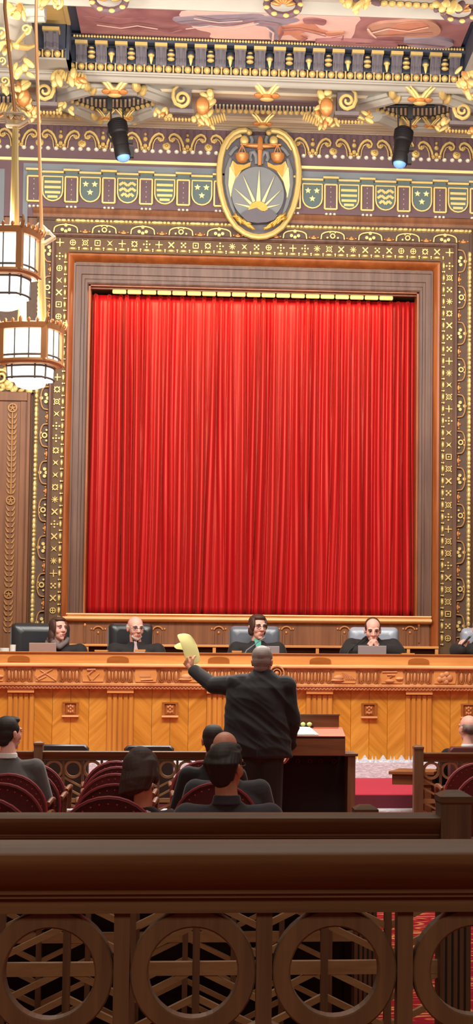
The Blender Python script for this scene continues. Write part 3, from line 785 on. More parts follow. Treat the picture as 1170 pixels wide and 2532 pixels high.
# ================================================================== CEILING
ZC = ZY(622, 303, YW-.28)
def cp_(px, py, drop=0.0): return UZ(px, py, ZC-drop)
def Yc(py, px=622): return UZ(px, py, ZC).y
E1 = Yc(192); E2 = Yc(25); E1b = UZ(135, 147, ZC).y
ZT = ZY(622, 127, E1); ZM = ZT+.10
XM0, XM1 = UZ(176, 170, ZC).x, UZ(1150, 200, ZC).x
XB0 = UZ(92, 140, ZC).x
mb = MB()
mb.box(XL, XR, E1, YW+.9, ZC, ZC+.12)
mb.box(XM1, XR, E2, E1, ZC, ZC+.12); mb.box(XL, XB0, E2, E1, ZC, ZC+.12); mb.box(XB0, XM0, E1b, E1, ZC, ZC+.12)
mb.box(XL, XR, YB, E2, ZC, ZC+.12)
ceiling = struct(mb.build('ceiling', M['stone_grey']))
# recess sides and roof over the panels
mb = MB()
mb.box(XB0-.05, XM1+.05, E2, E1+.05, ZM+.02, ZM+.08)
mb.box(XM0-.03, XM0, E1b-.02, E1, ZC+.0, ZM+.05); mb.box(XM1, XM1+.03, E2, E1, ZC+.12, ZM+.05); mb.box(XB0-.03, XB0, E2, E1, ZC+.12, ZM+.05)
mb.box(XB0, XM1, E2-.03, E2, ZC+.12, ZM+.05)
struct(mb.build('trim_13', M['band_blue']))
# cornice
mb = MB(); za = z_a
def half(y0, y1, z0, dr, n=6): return [(y0+(y1-y0)*i/n, z0-dr*math.sin(PI*i/n)) for i in range(n+1)]
h = ZC-za
mb.sweepx([(YW, za), (YW-.06, za), (YW-.07, za+h*.2), (YW-.10, za+h*.25), (YW-.12, za+h*.45), (YW-.19, za+h*.6), (YW-.2, za+h*.72), (YW-.25, za+h*.78), (YW-.28, ZC), (YW, ZC)], FX0, FX1)
struct(mb.build('trim_14', M['stone_warm']))
# long rounded ribs on the soffit
def rib(name, py0, py1, dr, m):
    y0, y1 = UZ(622, py1, ZC-dr).y, UZ(622, py0, ZC-dr*.3).y
    mb = MB(); w = (y1-y0)
    a = (y0, ZC)
    mb.sweepx([(y0, ZC+.01), (y0, ZC-dr*.3), (y0+w*.12, ZC-dr*.35)] + [(y0+w*(.14+.5*i/6), ZC-dr*(.45+.55*math.sin(PI*i/6))) for i in range(7)] + [(y0+w*.68, ZC-dr*.35), (y0+w*.86, ZC-dr*.3), (y0+w*.9, ZC-dr*.12), (y1, ZC-dr*.1), (y1, ZC+.01)], FX0, FX1)
    return struct(mb.build(name, m))
rib('trim_15', 195, 222, .06, M['stone_grey']); rib('trim_16', 290, 306, .035, M['stone_warm'])
mb = MB(); mb.box(FX0, FX1, Yc(236), Yc(227), ZC-.03, ZC); struct(mb.build('trim_17', M['stone_warm']))
# ------ panelled strip: dark dentil plates, ribs
def plate(mb, pts, drop, m=0, t=.02):
    P = [cp_(x, y, drop) for x, y in pts]; n = len(P)
    mb.add(P+[p+Vector((0, 0, t)) for p in P], [tuple(range(n)), tuple(range(n, 2*n))]+[(i, (i+1) % n, (i+1) % n+n, i+n) for i in range(n)], m)
def beads_line(mb, a, b, drop, step, r, m=0):
    A, B = cp_(a[0], a[1], drop), cp_(b[0], b[1], drop); n = max(1, int((B-A).length/step))
    for i in range(n+1): mb.ell(A.lerp(B, i/n), (r, r*1.4, r), None, 8, 5, m)
dent = MB(); gil = MB(); ribs = MB()
def hexa(dx, dy):
    T = lambda x, y: (x+dx, y+dy)
    plate(dent, [T(172, 250), T(226, 238), T(338, 239), T(388, 255), T(318, 274), T(240, 274)], .012, 0)
    for a, b in ((T(178, 250), T(240, 271)), (T(240, 271), T(316, 272)), (T(316, 272), T(378, 256))): beads_line(gil, a, b, .03, .075, .027)
    for i in range(17):
        x = 196+i*10.4; y1 = 262 if 240 <= x <= 318 else (262-(240-x)*.33 if x < 240 else 262-(x-318)*.27)
        a, b = cp_(*T(x, y1-15 if y1 > 256 else y1-8), .02), cp_(*T(x, y1), .02)
        dent.bar(a, b, .022, .03, (0, 0, -1), 1)
    for a, b in ((T(143, 237), T(222, 217)), (T(177, 263), T(240, 290)), (T(343, 219), T(424, 248)), (T(328, 292), T(392, 268)), (T(226, 217), T(340, 218)), (T(244, 291), T(325, 292))):
        A, B = cp_(a[0], a[1], .03), cp_(b[0], b[1], .03)
        ribs.tube([A, B], .085, 10, 0, flat=1)
        d = (B-A).normalized(); s_ = d.cross(EZ)
        ribs.tube([A+s_*.1, B+s_*.1], .035, 6, 0); ribs.tube([A-s_*.1, B-s_*.1], .035, 6, 0)
    for x, y in ((222, 217), (345, 219), (241, 290), (327, 292)):
        p = cp_(*T(x, y), .06)
        for o_ in (-.05, .05): gil.ell(p+Vector((o_*.6, o_*1.5, 0)), (.045, .09, .06), rotz(o_*6), 8, 6)
    vleaf(T(284, 222))
    vleaf(T(262, 290), .55); vleaf(T(310, 290), .55)
def vleaf(c, s=1.0):
    p = cp_(c[0], c[1], .12)
    for sg in (-1, 1):
        gil.tube([p+Vector((sg*.04*s, 0, .0)), p+Vector((sg*.10*s, -.03, .06*s)), p+Vector((sg*.19*s, -.06, .13*s))], [.03*s, .026*s, .004], 6)
        gil.tube([p+Vector((sg*.02*s, -.03, .0)), p+Vector((sg*.06*s, -.05, .05*s)), p+Vector((sg*.13*s, -.09, .12*s))], [.022*s, .02*s, .003], 6)
        gil.ell(p+Vector((sg*.09*s, 0, -.02*s)), (.05*s, .04*s, .03*s), None, 8, 5, 1)
    gil.ell(p, (.07*s, .05*s, .035*s), None, 10, 6); gil.ell(p+Vector((0, 0, -.06*s)), (.075*s, .05*s, .022*s), None, 10, 6); gil.ell(p+Vector((0, -.01, -.03*s)), (.055*s, .05*s, .03*s), None, 8, 5, 1)
hexa(0, 0); hexa(755, 20); 
vleaf((660, 232)); vleaf((650, 303), .8)
# middle strip
plate(dent, [(508, 254), (792, 262), (792, 277), (508, 270)], .012, 0)
plate(dent, [(508, 246), (792, 254), (792, 262), (508, 254)], .014, 2)
for i in range(30):
    x = 516+i*9.3; a, b = cp_(x, 258+(x-508)*.028, .02), cp_(x, 268+(x-508)*.028, .02); dent.bar(a, b, .02, .03, (0, 0, -1), 1)
beads_line(gil, (510, 272), (790, 280), .03, .06, .03)
plate(dent, [(-60, 232), (70, 235), (70, 255), (-60, 252)], .012, 0); beads_line(gil, (-50, 256), (68, 259), .03, .075, .03)
for i in range(11):
    x = -46+i*11; a, b = cp_(x, 240, .02), cp_(x, 250, .02); dent.bar(a, b, .025, .03, (0, 0, -1), 1)
# gold bead fringe along the soffit edge
beads_line(gil, (196, 291), (236, 293), .05, .06, .03); beads_line(gil, (100, 283), (190, 288), .06, .06, .032)
struct(dent.build('trim_18', [M['band_blue'], M['stone_warm'], M['band_purple']])); struct(ribs.build('trim_19', M['stone_grey']))
# scroll bosses with leafage
rr = random.Random(11)
def leaf_cluster(mb, c, w, d, h, n, size, m=0):
    for i in range(n):
        p = c+Vector((rr.uniform(-w, w), rr.uniform(-d, d), rr.uniform(-h, h)))
        mb.ell(p, (size*rr.uniform(.5, .9), size*.5, size*rr.uniform(.9, 1.7)), roty(rr.uniform(-1.2, 1.2)), 8, 6, m if rr.random() < .8 else 1)
def volute(mb, c, r, sg, turns=1.35, m=0, tail=True):
    pts = []; rad = []
    n = 26
    for i in range(n):
        t = i/(n-1); a = -PI*.5+sg*0+t*turns*2*PI; q_ = r*(1-.82*t)
        pts.append(c+Vector((sg*q_*math.cos(a)*1.0, -.02*t, q_*math.sin(a)))); rad.append(r*.28*(1-.35*t))
    if tail:
        pts = [c+Vector((-sg*r*.35, .05, r*1.9)), c+Vector((-sg*r*1.05, .02, r*1.1)), c+Vector((-sg*r*1.08, 0, .1*r)), c+Vector((-sg*r*.75, 0, -.68*r))]+pts; rad = [r*.18, r*.24, r*.28, r*.28]+rad
    mb.tube(pts, rad, 8, m, flat=.9)
def boss(px, py, sg, s=1.0):
    c = cp_(px, py, .15)
    blk.box(c.x-.10*s, c.x+.10*s, c.y+.06, c.y+.30, c.z-.10*s, ZC, 0)
    blk.box(c.x-.13*s, c.x+.13*s, c.y-.02, c.y+.33, c.z-.13*s, c.z-.09*s, 0)
    volute(gil, c+Vector((0, -.06, 0.01)), .085*s, sg)
    leaf_cluster(gil, c+Vector((sg*.24*s, .05, -.02)), .07*s, .08, .13*s, 16, .05*s)
    leaf_cluster(gil, c+Vector((sg*.20*s, .05, -.20*s)), .12*s, .08, .035, 12, .04*s)
    leaf_cluster(gil, c+Vector((-sg*.2*s, .1, -.12)), .08*s, .06, .05, 8, .035*s)
    for k in range(7): gil.ell(c+Vector((sg*(.3+.026*k)*s, -.02, -.22*s+.01*k)), (.012, .03, .05*s), roty(sg*-.3), 8, 5)
    for k in range(8): gil.ell(c+Vector((-sg*(.02+.035*k)*s+.1*sg, .0, -.20*s)), (.016, .03, .022), None, 8, 5)
    gil.ell(c+Vector((sg*.22*s, -.06, -.06*s)), (.075*s, .06, .10*s), None, 10, 7, 1)
mat('boss_grey', srgb(112, 100, 100), .6, noise=.2, nscale=12)
blk = MB()
boss(112, 232, -1, 1.0); boss(450, 250, 1, 1.0); boss(858, 256, -1, 1.0); boss(1142, 280, 1, 1.0)
leaf_cluster(gil, cp_(170, 195, .12), .16, .05, .05, 16, .05)
for k in range(9): gil.ell(cp_(140+k*8, 192+k*.2, .1)+Vector((0, -.05, 0)), (.014, .03, .055), roty(.2), 8, 5)
# left corner clusters
for (x, y, w_, h_, n_) in ((40, 30, .10, .07, 8), (52, 160, .09, .10, 9), (14, 110, .05, .10, 6), (40, 222, .12, .07, 8), (72, 255, .05, .1, 7), (75, 284, .12, .03, 10), (110, 8, .1, .04, 6), (1152, 195, .08, .08, 10), (1165, 225, .08, .06, 8)):
    leaf_cluster(gil, cp_(x, y, .2), w_, .08, h_, n_, .042)
def column(xa_, xb_, ya_, yb_, dr=.12):
    Yk = cp_((xa_+xb_)/2, yb_, dr).y; A, B = UY((xa_+xb_)/2, ya_, Yk), UY((xa_+xb_)/2, yb_, Yk); r_ = (XY(xb_, yb_, Yk)-XY(xa_, yb_, Yk))/2
    blk.lathe([(r_*.8, B.z), (r_, B.z+.02), (r_*.92, B.z+.05), (r_*.92, A.z-.04), (r_*1.1, A.z)], (B.x, Yk, 0), None, 16, 1)
    for k in range(5): blk.tube([(B.x+r_*.93*math.cos(-PI*(.15+.175*k)), Yk+r_*.93*math.sin(-PI*(.15+.175*k)), B.z+.06), (B.x+r_*.93*math.cos(-PI*(.15+.175*k)), Yk+r_*.93*math.sin(-PI*(.15+.175*k)), A.z-.05)], .008, 5, 0)
    for k in range(7): gil.ell((B.x+r_*1.05*math.cos(-PI*(.1+.13*k)), Yk+r_*1.05*math.sin(-PI*(.1+.13*k)), B.z), (.03, .03, .022), None, 8, 5)
column(20, 50, 48, 102); column(24, 62, 120, 166); column(60, 80, 232, 272)
for xa_, xb_, y_ in ((45, 112, 26), (45, 112, 40)):
    A, B = cp_(xa_, y_, .05), cp_(xb_, y_, .05); blk.tube([A, B], .06, 10, 1)
gil.tube([cp_(22, 112, .2), cp_(45, 114, .22), cp_(66, 118, .2), cp_(88, 112, .15)], [.03, .035, .03, .015], 8)
gil.tube([cp_(38, 110, .2), cp_(60, 85, .2), cp_(75, 68, .2)], [.014, .018, .02], 6)
for (x, y, r_) in ((64, 72, .05), (2, 80, .055), (5, 150, .04), (12, 200, .05), (140, 5, .06)): volute(gil, cp_(x, y, .25), r_, 1, 1.3, 0, False)
for (x, y) in ((38, 75), (40, 140)): blk.cyl(cp_(x, y, .06), cp_(x-4, y-50, .06), .11, .09, 12, 1)
struct(blk.build('trim_20', [M['boss_grey'], M['stone_grey']])); gilt = struct(gil.build('trim_21', [M['gold'], M['copper_gold']]))

# ------ bracketed face of the deep panels
def bracket_face(x0, x1, Y, zt, zb, pitch, names, first_off=0.5):
    mbf = MB(); mbf.box(x0, x1, Y-.01, Y+.06, zb+.02, zt+.16, 0)
    mbb = MB(); mbg = MB(); H = zt-zb
    n = round((x1-x0)/pitch); pitch = (x1-x0)/n; bw = pitch*.27
    for i in range(n):
        xc = x0+(i+first_off)*pitch
        mbb.sweepx([(Y, zb+H*.24), (Y-.05, zb+H*.24), (Y-.07, zb+H*.36), (Y-.07, zb+H*.55), (Y-.13, zb+H*.8), (Y-.15, zt-.02), (Y, zt-.02)], xc-bw, xc+bw, 0)
        for o_ in (-.5, .5): mbb.sweepx([(Y-.05, zb+H*.26), (Y-.085, zb+H*.4), (Y-.085, zb+H*.57), (Y-.14, zb+H*.8), (Y-.155, zt-.05), (Y-.05, zt-.05)], xc+bw*o_-bw*.2, xc+bw*o_+bw*.2, 0)
        mbg.box(xc-bw*1.15, xc+bw*1.15, Y-.18, Y-.02, zt-.03, zt+.005, 0)
        xm = xc+pitch/2
        if xm < x1-.02:
            mbb.ell((xm, Y-.05, zb+H*.72), (bw*.95, .06, H*.20), None, 10, 6, 1)
            if i % 2:
                mbg.ell((xm, Y-.09, zb+H*.62), (bw*.62, .04, H*.09), None, 10, 6); mbg.lathe([(.005, -.06), (bw*.3, -.02), (bw*.4, .02)], (xm, Y-.09, zb+H*.5), None, 8)
            else:
                mbg.ell((xm, Y-.09, zb+H*.66), (bw*.75, .045, H*.07), None, 10, 6); mbg.ell((xm, Y-.09, zb+H*.5), (bw*.7, .04, H*.075), None, 10, 6); mbg.ell((xm, Y-.09, zb+H*.82), (bw*.5, .04, H*.04), None, 10, 6)
    # egg row at the foot
    x = x0; k = 0
    while x < x1:
        mbg.ell((x, Y-.05, zb+.045), (.036, .05, .036), None, 10, 6)
        mbg.box(x+.043, x+.058, Y-.06, Y-.02, zb+.01, zb+.085, 0)
        x += .10; k += 1
    mbf.box(x0, x1, Y-.05, Y, zb+.085, zb+.10, 0)
    f = struct(mbf.build(names[0], M['band_blue'])); mbb.build('bracket_row', [M['slate_dark'], M['band_blue']], f); mbg.build('gilding', M['gold'], f)
S_E = SC(Vector((0, E1, ZC)))
bracket_face(XM0, XM1, E1, ZT, ZC, 47.4/S_E, ['trim_22'])
bracket_face(XB0, XM0-.04, E1b, ZC+(ZT-ZC), ZC, 47.4/S_E, ['trim_23'])
# moulding above the brackets
mb = MB()
mb.sweepx([(E1, ZT+.005), (E1-.16, ZT+.005), (E1-.16, ZT+.04), (E1-.12, ZT+.06), (E1-.12, ZT+.09), (E1-.05, ZT+.12), (E1, ZT+.12)], XM0, XM1)
struct(mb.build('trim_24', M['band_blue']))
mb = MB(); x = XM0+.03
while x < XM1: mb.ell((x, E1-.165, ZT+.05), (.014, .016, .016), None, 6, 4); x += .03
struct(mb.build('trim_25', M['gold']))
# gold lattice in the left panel
mb = MB(); zl_ = ZM+.012; g0, g1 = UZ(106, 80, zl_), UZ(182, 12, zl_); g2 = UZ(182, 80, zl_)
gx0, gx1, gy0, gy1 = g0.x, min(g2.x, XM0-.01), min(g1.y, g0.y), min(max(g1.y, g0.y), E1b-.01)
mb.box(gx0, gx1, gy0, gy1, zl_, zl_+.02, 0)
for i in range(12):
    x = gx0+(gx1-gx0)*(i+.5)/12; mb.box(x-.006, x+.006, gy0, gy1, zl_-.02, zl_, 1)
for i in range(34):
    y = gy0+(gy1-gy0)*(i+.5)/34; mb.box(gx0, gx1, y-.010, y+.010, zl_-.024-.0004*(i % 2), zl_, 1)
for x in (gx0, gx1): mb.box(x-.02, x+.02, gy0, gy1, zl_-.035, zl_, 1)
struct(mb.build('trim_26', [M['brown_ground'], M['gold']]))

# ------ painted panel (a plain generic mural)
ZP = ZM-.02
def mp_(px, py): return UZ(px, py, ZP)
mural = thing('ceiling_mural', 'pink and maroon painted mural panel set in the ceiling coffer', 'mural', mp_(650, 70))
mo = mp_(650, 70)
mb = MB(); a = UZ(203, 95, ZP).x; b = UZ(1136, 125, ZP).x
mb.box(a-mo.x, b-mo.x, E2-.2-mo.y, E1-.12-mo.y, 0, .03); mb.build('painted_field', M['mural_paint'], mural)
def crom(pts, n=4):
    out = []; L_ = len(pts)
    for i in range(L_):
        p0, p1, p2, p3 = [Vector((*pts[(i+k) % L_], 0)) for k in (-1, 0, 1, 2)]
        for j in range(n):
            t = j/n; q_ = .5*((2*p1)+(p2-p0)*t+(2*p0-5*p1+4*p2-p3)*t*t+(3*p1-p0-3*p2+p3)*t**3); out.append((q_.x, q_.y))
    return out
sk = [0]
def shape(mb, pts, drop, m):
    sk[0] += 1; drop += sk[0]*.0007; pts = crom(pts)
    P = [mp_(x, y)-mo for x, y in pts]; n = len(P)
    mb.add([p-Vector((0, 0, drop)) for p in P]+[p for p in P], [tuple(range(n)), tuple(range(n, 2*n))]+[(i, (i+1) % n, (i+1) % n+n, i+n) for i in range(n)], m)
mb = MB()
shape(mb, [(448, 28), (600, 30), (868, 38), (880, 62), (858, 100), (760, 99), (650, 96), (528, 94), (520, 80), (480, 68)], .004, 0)
shape(mb, [(260, 40), (300, 46), (360, 44), (340, 58), (310, 70), (250, 52)], .004, 4); shape(mb, [(205, 40), (260, 50), (290, 70), (250, 66)], .004, 4)
mb2 = mb; dk = .008
for pts, m in (([(430, 42), (500, 36), (560, 34), (640, 32), (650, 44), (600, 58), (540, 64), (480, 62), (440, 54)], 3),
               ([(640, 40), (700, 36), (740, 48), (700, 62), (690, 92), (668, 92), (664, 66), (630, 58)], 2),
               ([(690, 62), (730, 58), (760, 52), (780, 60), (790, 68), (812, 76), (790, 80), (766, 74), (740, 80), (762, 88), (744, 96), (730, 90), (716, 82), (690, 84)], 1),
               ([(750, 44), (776, 42), (806, 48), (800, 58), (776, 54), (756, 54)], 4),
               ([(806, 76), (850, 74), (844, 80), (812, 84)], 1),
               ([(910, 64), (940, 52), (990, 48), (1030, 44), (1070, 48), (1090, 66), (1080, 82), (1040, 86), (980, 84), (930, 86), (912, 78)], 5),
               ([(980, 54), (1040, 48), (1060, 62), (1010, 74), (960, 80)], 1),
               ([(1000, 92), (1060, 86), (1120, 98), (1100, 112), (1020, 108)], 2),
               ([(780, 96), (830, 92), (900, 96), (980, 104), (960, 110), (860, 106)], 4)):
    shape(mb, pts, dk, m); dk += .003
def stroke(pts, w, m):
    P = [mp_(x, y)-mo-Vector((0, 0, .05)) for x, y in pts]; mb.tube(P, w, 5, m, flat=.3)
for k, (pts, m) in enumerate((([(440, 50), (500, 44), (560, 50), (630, 40)], 4), ([(460, 60), (520, 52), (580, 58), (640, 46)], 0), ([(650, 46), (690, 52), (700, 68), (690, 88)], 4), ([(662, 60), (676, 70), (674, 90)], 0), ([(700, 64), (740, 62), (776, 70), (806, 78)], 4), ([(745, 76), (760, 84), (744, 92)], 4),
        ([(240, 50), (300, 58), (340, 52), (390, 60)], 0), ([(300, 70), (360, 62), (420, 70), (450, 62)], 4), ([(920, 70), (960, 60), (1010, 66), (1060, 56)], 0), ([(930, 80), (1000, 76), (1070, 72)], 4), ([(910, 60), (918, 72), (930, 82)], 0), ([(880, 98), (960, 96), (1040, 100), (1100, 106)], 4), ([(480, 34), (540, 44), (600, 40)], 0), ([(820, 82), (850, 76), (846, 88)], 4))):
    stroke(pts, .012, m)
mb.build('painted_figures', [M['mural_pale'], M['mural_flesh'], M['mural_drape'], M['mural_drape'], M['mural_paint'], M['mural_tan']], mural)
# near beam of the coffer with two shell bosses
mb = MB(); y1_ = E2+.0
mb.sweepx([(E2+.02, ZC+.1), (E2+.02, ZC-.02), (E2-.1, ZC-.05), (E2-.3, ZC-.12), (E2-.45, ZC-.05), (E2-.9, ZC-.05), (E2-1.0, ZC-.14), (E2-1.2, ZC-.05), (E2-1.3, ZC), (E2-1.3, ZC+.1)], FX0, FX1)
struct(mb.build('trim_27', M['stone_grey']))
mb = MB()
for (x, y) in ((700, 8), (1135, 22), (270, -4)):
    c = UZ(x, y+4, ZC-.1)
    mb.tube([c+Vector((.15*math.cos(t*2*PI/16), 0, .10*math.sin(t*2*PI/16))) for t in range(16)], .035, 8, 1, True)
    for k in range(7):
        a = PI*(k+.5)/7; mb.ell(c+Vector((.07*math.cos(a), -.03, -.02+.07*math.sin(a))), (.018, .02, .05), roty(PI/2-a), 8, 5, 2)
    for k in range(9):
        a = 2*PI*k/9; mb.ell(c+Vector((.16*math.cos(a), -.03, .11*math.sin(a))), (.03, .025, .022), None, 8, 5, 0)
for k in range(14): mb.ell(UZ(850+k*20, 2+k*1.2, ZC-.07), (.04, .05, .03), None, 8, 5, 0)
leaf_cluster(mb, UZ(895, 5, ZC-.12), .12, .06, .05, 14, .05); leaf_cluster(mb, UZ(1110, 8, ZC-.12), .12, .06, .06, 14, .05)
struct(mb.build('trim_28', [M['gold'], M['band_purple'], M['copper_gold']]))

# ================================================================== SPOTLIGHTS
SPOTS = []
def spotlight(px, pyb, truss, top, tip, lens, label):
    Yt = UZ(px, pyb, ZC-.05).y
    a, b = UY(truss[0], pyb, Yt), UY(truss[1], pyb, Yt)
    base = Vector(((a.x+b.x)/2, Yt, a.z))
    t = thing('stage_spotlight', label, 'spotlight', base, 0, 'black stage spotlights hung from the ceiling')
    P = lambda x, y, dy=0: UY(x, y, Yt+dy)-base
    mb = MB(); mb.tube([a-base, b-base], .022, 8)
    mid = P((truss[0]+truss[1])/2, pyb); mb.box(mid.x-.025, mid.x+.025, -.03, .03, -.14, .05)
    for x in (truss[0]+18, truss[1]-22): mb.box(P(x, pyb).x-.015, P(x, pyb).x+.015, -.02, .02, .0, ZC-base.z)
    mb.build('hanging_bar', M['black_metal'], t)
    mb = MB()
    for x in (top[0]-16, top[0]+14): mb.tube([P(x, pyb), P(x+2, top[1]+12)], .009, 6)
    mb.tube([P(top[0]-16, top[1]+14), P(top[0]-24, top[1]+30), P(top[0]-12, top[1]+52)], .01, 6)
    mb.build('yoke', M['black_metal'], t)
    p0, p1 = P(top[0], top[1]), P(tip[0], tip[1], -.12); d = (p1-p0)
    q = lambda s: p0+d*s
    mb = MB(); Lg = d.length
    R = d.to_track_quat('Z', 'Y').to_matrix()
    mb.lathe([(.03, -.02), (.085, .0), (.10, .05), (.10, Lg*.33), (.085, Lg*.36), (.085, Lg*.42), (.092, Lg*.45), (.08, Lg*.7), (.088, Lg*.72), (.088, Lg*.94), (.08, Lg*.98), (.07, Lg*.94)], p0, R, 16)
    for k in range(5): mb.lathe([(.10, Lg*(.05+.05*k)), (.108, Lg*(.06+.05*k)), (.10, Lg*(.07+.05*k))], p0, R, 16)
    side = R @ Vector((1, 0, 0))
    mb.box(q(.55).x+.06, q(.55).x+.13, q(.55).y-.03, q(.55).y+.03, q(.55).z-.02, q(.55).z+.02)
    mb.box(q(.82).x+.06, q(.82).x+.12, q(.82).y-.04, q(.82).y+.04, q(.82).z-.06, q(.82).z+.05)
    mb.build('barrel', M['black_metal'], t)
    mb = MB(); mb.ell(q(.955), (.072, .072, .055), R, 16, 8); mb.build('lens', M['lens_blue'], t); SPOTS.append(base+p1)
    return t
spotlight(272, 239, (233, 312), (289, 300), (306, 392), None, 'black stage spotlight hanging left of the emblem with pale blue lens')
spotlight(998, 262, (955, 1075), (1000, 320), (988, 408), None, 'black stage spotlight hanging right of the emblem with blue lens')

# ================================================================== LANTERNS
mat('lantern_copper', srgb(214, 158, 108), .45, metal=.15)
YLAN = 15.9
def lantern(cx, py_top, py_band, py_mid, py_low, py_dish, w_px, rot, tubes, label):
    s = SC(UY(cx, py_mid, YLAN)); W = w_px/s
    o = UY(cx, py_dish, YLAN); zt, zb_, zm, zl = [ZY(cx, p, YLAN)-o.z for p in (py_top, py_band, py_mid, py_low)]
    t = thing('hanging_lantern', label, 'lantern', (o.x, o.y, o.z), rot, 'copper hanging lanterns with glowing white glass')
    def plan(a, bulge=.10, n=6):
        pts = []
        cs = [(-1, -1), (1, -1), (1, 1), (-1, 1)]
        for k in range(4):
            p, q = cs[k], cs[(k+1) % 4]; nx, ny = (p[0]+q[0])/2, (p[1]+q[1])/2
            for i in range(n):
                u = i/n; bl = bulge*4*u*(1-u)
                pts.append((a*(p[0]+(q[0]-p[0])*u+nx*bl*2), a*(p[1]+(q[1]-p[1])*u+ny*bl*2)))
        return pts
    def loft(mb, prof, m=0):
        mb.rings([[(x, y, z) for x, y in plan(a)] for a, z in prof], m, False)
    h = W/2*.80
    # crown rim
    mb = MB(); loft(mb, [(h*.95, zb_), (h*1.06, zb_+.004), (h*1.10, zb_+.03), (h*1.12, zt-.035), (h*1.04, zt-.03), (h*.9, zt-.035)])
    pl_ = plan(h*1.10)
    for i, (x, y) in enumerate(pl_):
        big = i % 6 == 3; mb.ell((x, y, zt-.02), (.016, .016, .034 if big else .018), None, 6, 5)
        if i % 6 == 0: mb.tube([(x, y, zt-.04), (x*1.08, y*1.08, zt+.0), (x*1.05, y*1.05, zt+.045)], [.016, .014, .004], 6)
    mb.build('crown_rim', M['lantern_copper'], t)
    # upper glass + frame
    mb = MB(); loft(mb, [(h*.93, zm+.02), (h*.95, zb_)]); mb.build('upper_glass', M['lamp_glass'], t)
    for x, y in [(-1, -1), (1, -1), (1, 1), (-1, 1)]:
        mb = MB()
        mb.box(x*h*.97-.022, x*h*.97+.022, y*h*.97-.022, y*h*.97+.022, zm-.02, zb_+.02)
        mb.tube([(x*h*1.02, y*h*1.02, zm+.0), (x*h*1.12, y*h*1.12, zm-.015)], [.02, .006], 6)
        mb.build('corner_post', M['lantern_copper'], t)
    mb = MB(); pl_ = plan(h*.965)
    for i in (2, 4, 8, 10, 14, 16, 20, 22):
        x, y = pl_[i]; mb.tube([(x, y, zm+.01), (x, y, zb_)], .006, 5, 1)
    for i in range(24):
        a, b = pl_[i], pl_[(i+1) % 24]; mb.tube([(a[0], a[1], zm+.035), (b[0], b[1], zm+.035)], .009, 5, 1)
    loft(mb, [(h*.92, zm-.035), (h*1.0, zm-.03), (h*1.06, zm-.012), (h*1.05, zm+.004), (h*.95, zm+.012)], 0)
    mb.build('middle_rim', [M['lantern_copper'], M['slate']], t)
    # lower glass
    mb = MB(); loft(mb, [(h*.74, zl), (h*.78, zm-.03)]); mb.build('lower_glass', M['lamp_glass'], t)
    mb = MB(); pl_ = plan(h*.785)
    for i in range(0, 24, 6):
        for k in (-1, 1):
            x, y = pl_[(i+k) % 24]; mb.tube([(x*.985, y*.985, zl), (x*1.01, y*1.01, zm-.03)], .008, 5)
        a, b = pl_[i], pl_[(i+1) % 24]
    for zz in (zl+.012, zm-.045):
        for i in range(24):
            a, b = pl_[i], pl_[(i+1) % 24]; mb.tube([(a[0], a[1], zz), (b[0], b[1], zz)], .009, 5)
    mb.build('lower_frame', M['slate'], t)
    mb = MB(); n_ = 16
    mb.lathe([(.01, .0), (h*.35, .004), (h*.62, .022), (h*.70, zl-.005), (h*.6, zl)], (0, 0, 0), None, 24); mb.build('glass_dish', M['lamp_glass_low'], t)
    Ri = rotz(-rot)
    crown = None
    for i_, (x, ytop, xt, ythin, lean, dyy) in enumerate(tubes):
        p = UY(x, ytop, YLAN+dyy)-o; b = UY(lean, py_top+4, YLAN+dyy)-o
        mb = MB(); mb.tube([Ri @ b, Ri @ p], [.036, .022], 10); mb.build('gilt_tube', M['pale_gold'], t)
        c = Ri @ p
        if crown is not None:
            mb = MB(); mb.tube([c, (c+crown)/2+Vector((0, 0, .05)), crown], .014, 8); mb.build('crown_arm', M['lantern_copper'], t); continue
        crown = c; mb = MB(); V_ = lambda *v: c+Ri @ Vector(v)
        for yy in (-.035, .035): mb.tube([V_(-.075, yy, .045), V_(.06, yy, .045), V_(.10, yy, .005), V_(.03, yy, -.04), V_(-.06, yy, -.04)], .013, 6, 0, True)
        for q_ in ((-.075, .045), (.06, .045), (.10, .005), (-.06, -.04)): mb.tube([V_(q_[0], -.035, q_[1]), V_(q_[0], .035, q_[1])], .012, 6)
        mb.tube([V_(-.02, 0, .02), V_(-.055, 0, .07), V_(-.025, 0, .12)], [.022, .018, .005], 6)
        mb.tube([V_(.01, 0, .02), V_(.04, 0, .06), V_(.0, 0, .11)], [.022, .018, .005], 6)
        mb.build('crown_finial', M['cream'], t)
        th_ = UY(xt, ythin, YLAN+dyy)-o
        top = Vector((th_.x, th_.y, ZC-.06-o.z))
        mb = MB(); mb.tube([c+Ri @ Vector((0, 0, .03)), Ri @ th_, Ri @ top], .014, 8); mb.build('hanging_rod', M['lantern_copper'], t)
    pl = bpy.data.lights.new('lantern_lamp', 'POINT'); pl.energy = 22; pl.color = (1, .92, .74); pl.shadow_soft_size = .06
    po = bpy.data.objects.new('lantern_lamp', pl); COL.objects.link(po); po.location = (o.x, o.y-.05, o.z+zt+.03)
    return t
lantern(75, 796, 822, 896, 942, 962, 142, math.radians(-16), [(103, 588, 89, 60, 104, -.06), (60, 588, 46, 60, 54, .1)], 'lower hanging copper lantern with glowing glass beside the carved frame')
YLAN = 15.0
lantern(12, 562, 590, 676, 738, 768, 150, math.radians(-16), [(38, 298, 12, 20, 36, -.05), (-20, 298, -46, 20, -14, .1)], 'upper copper lantern cut by the left edge of the photo')
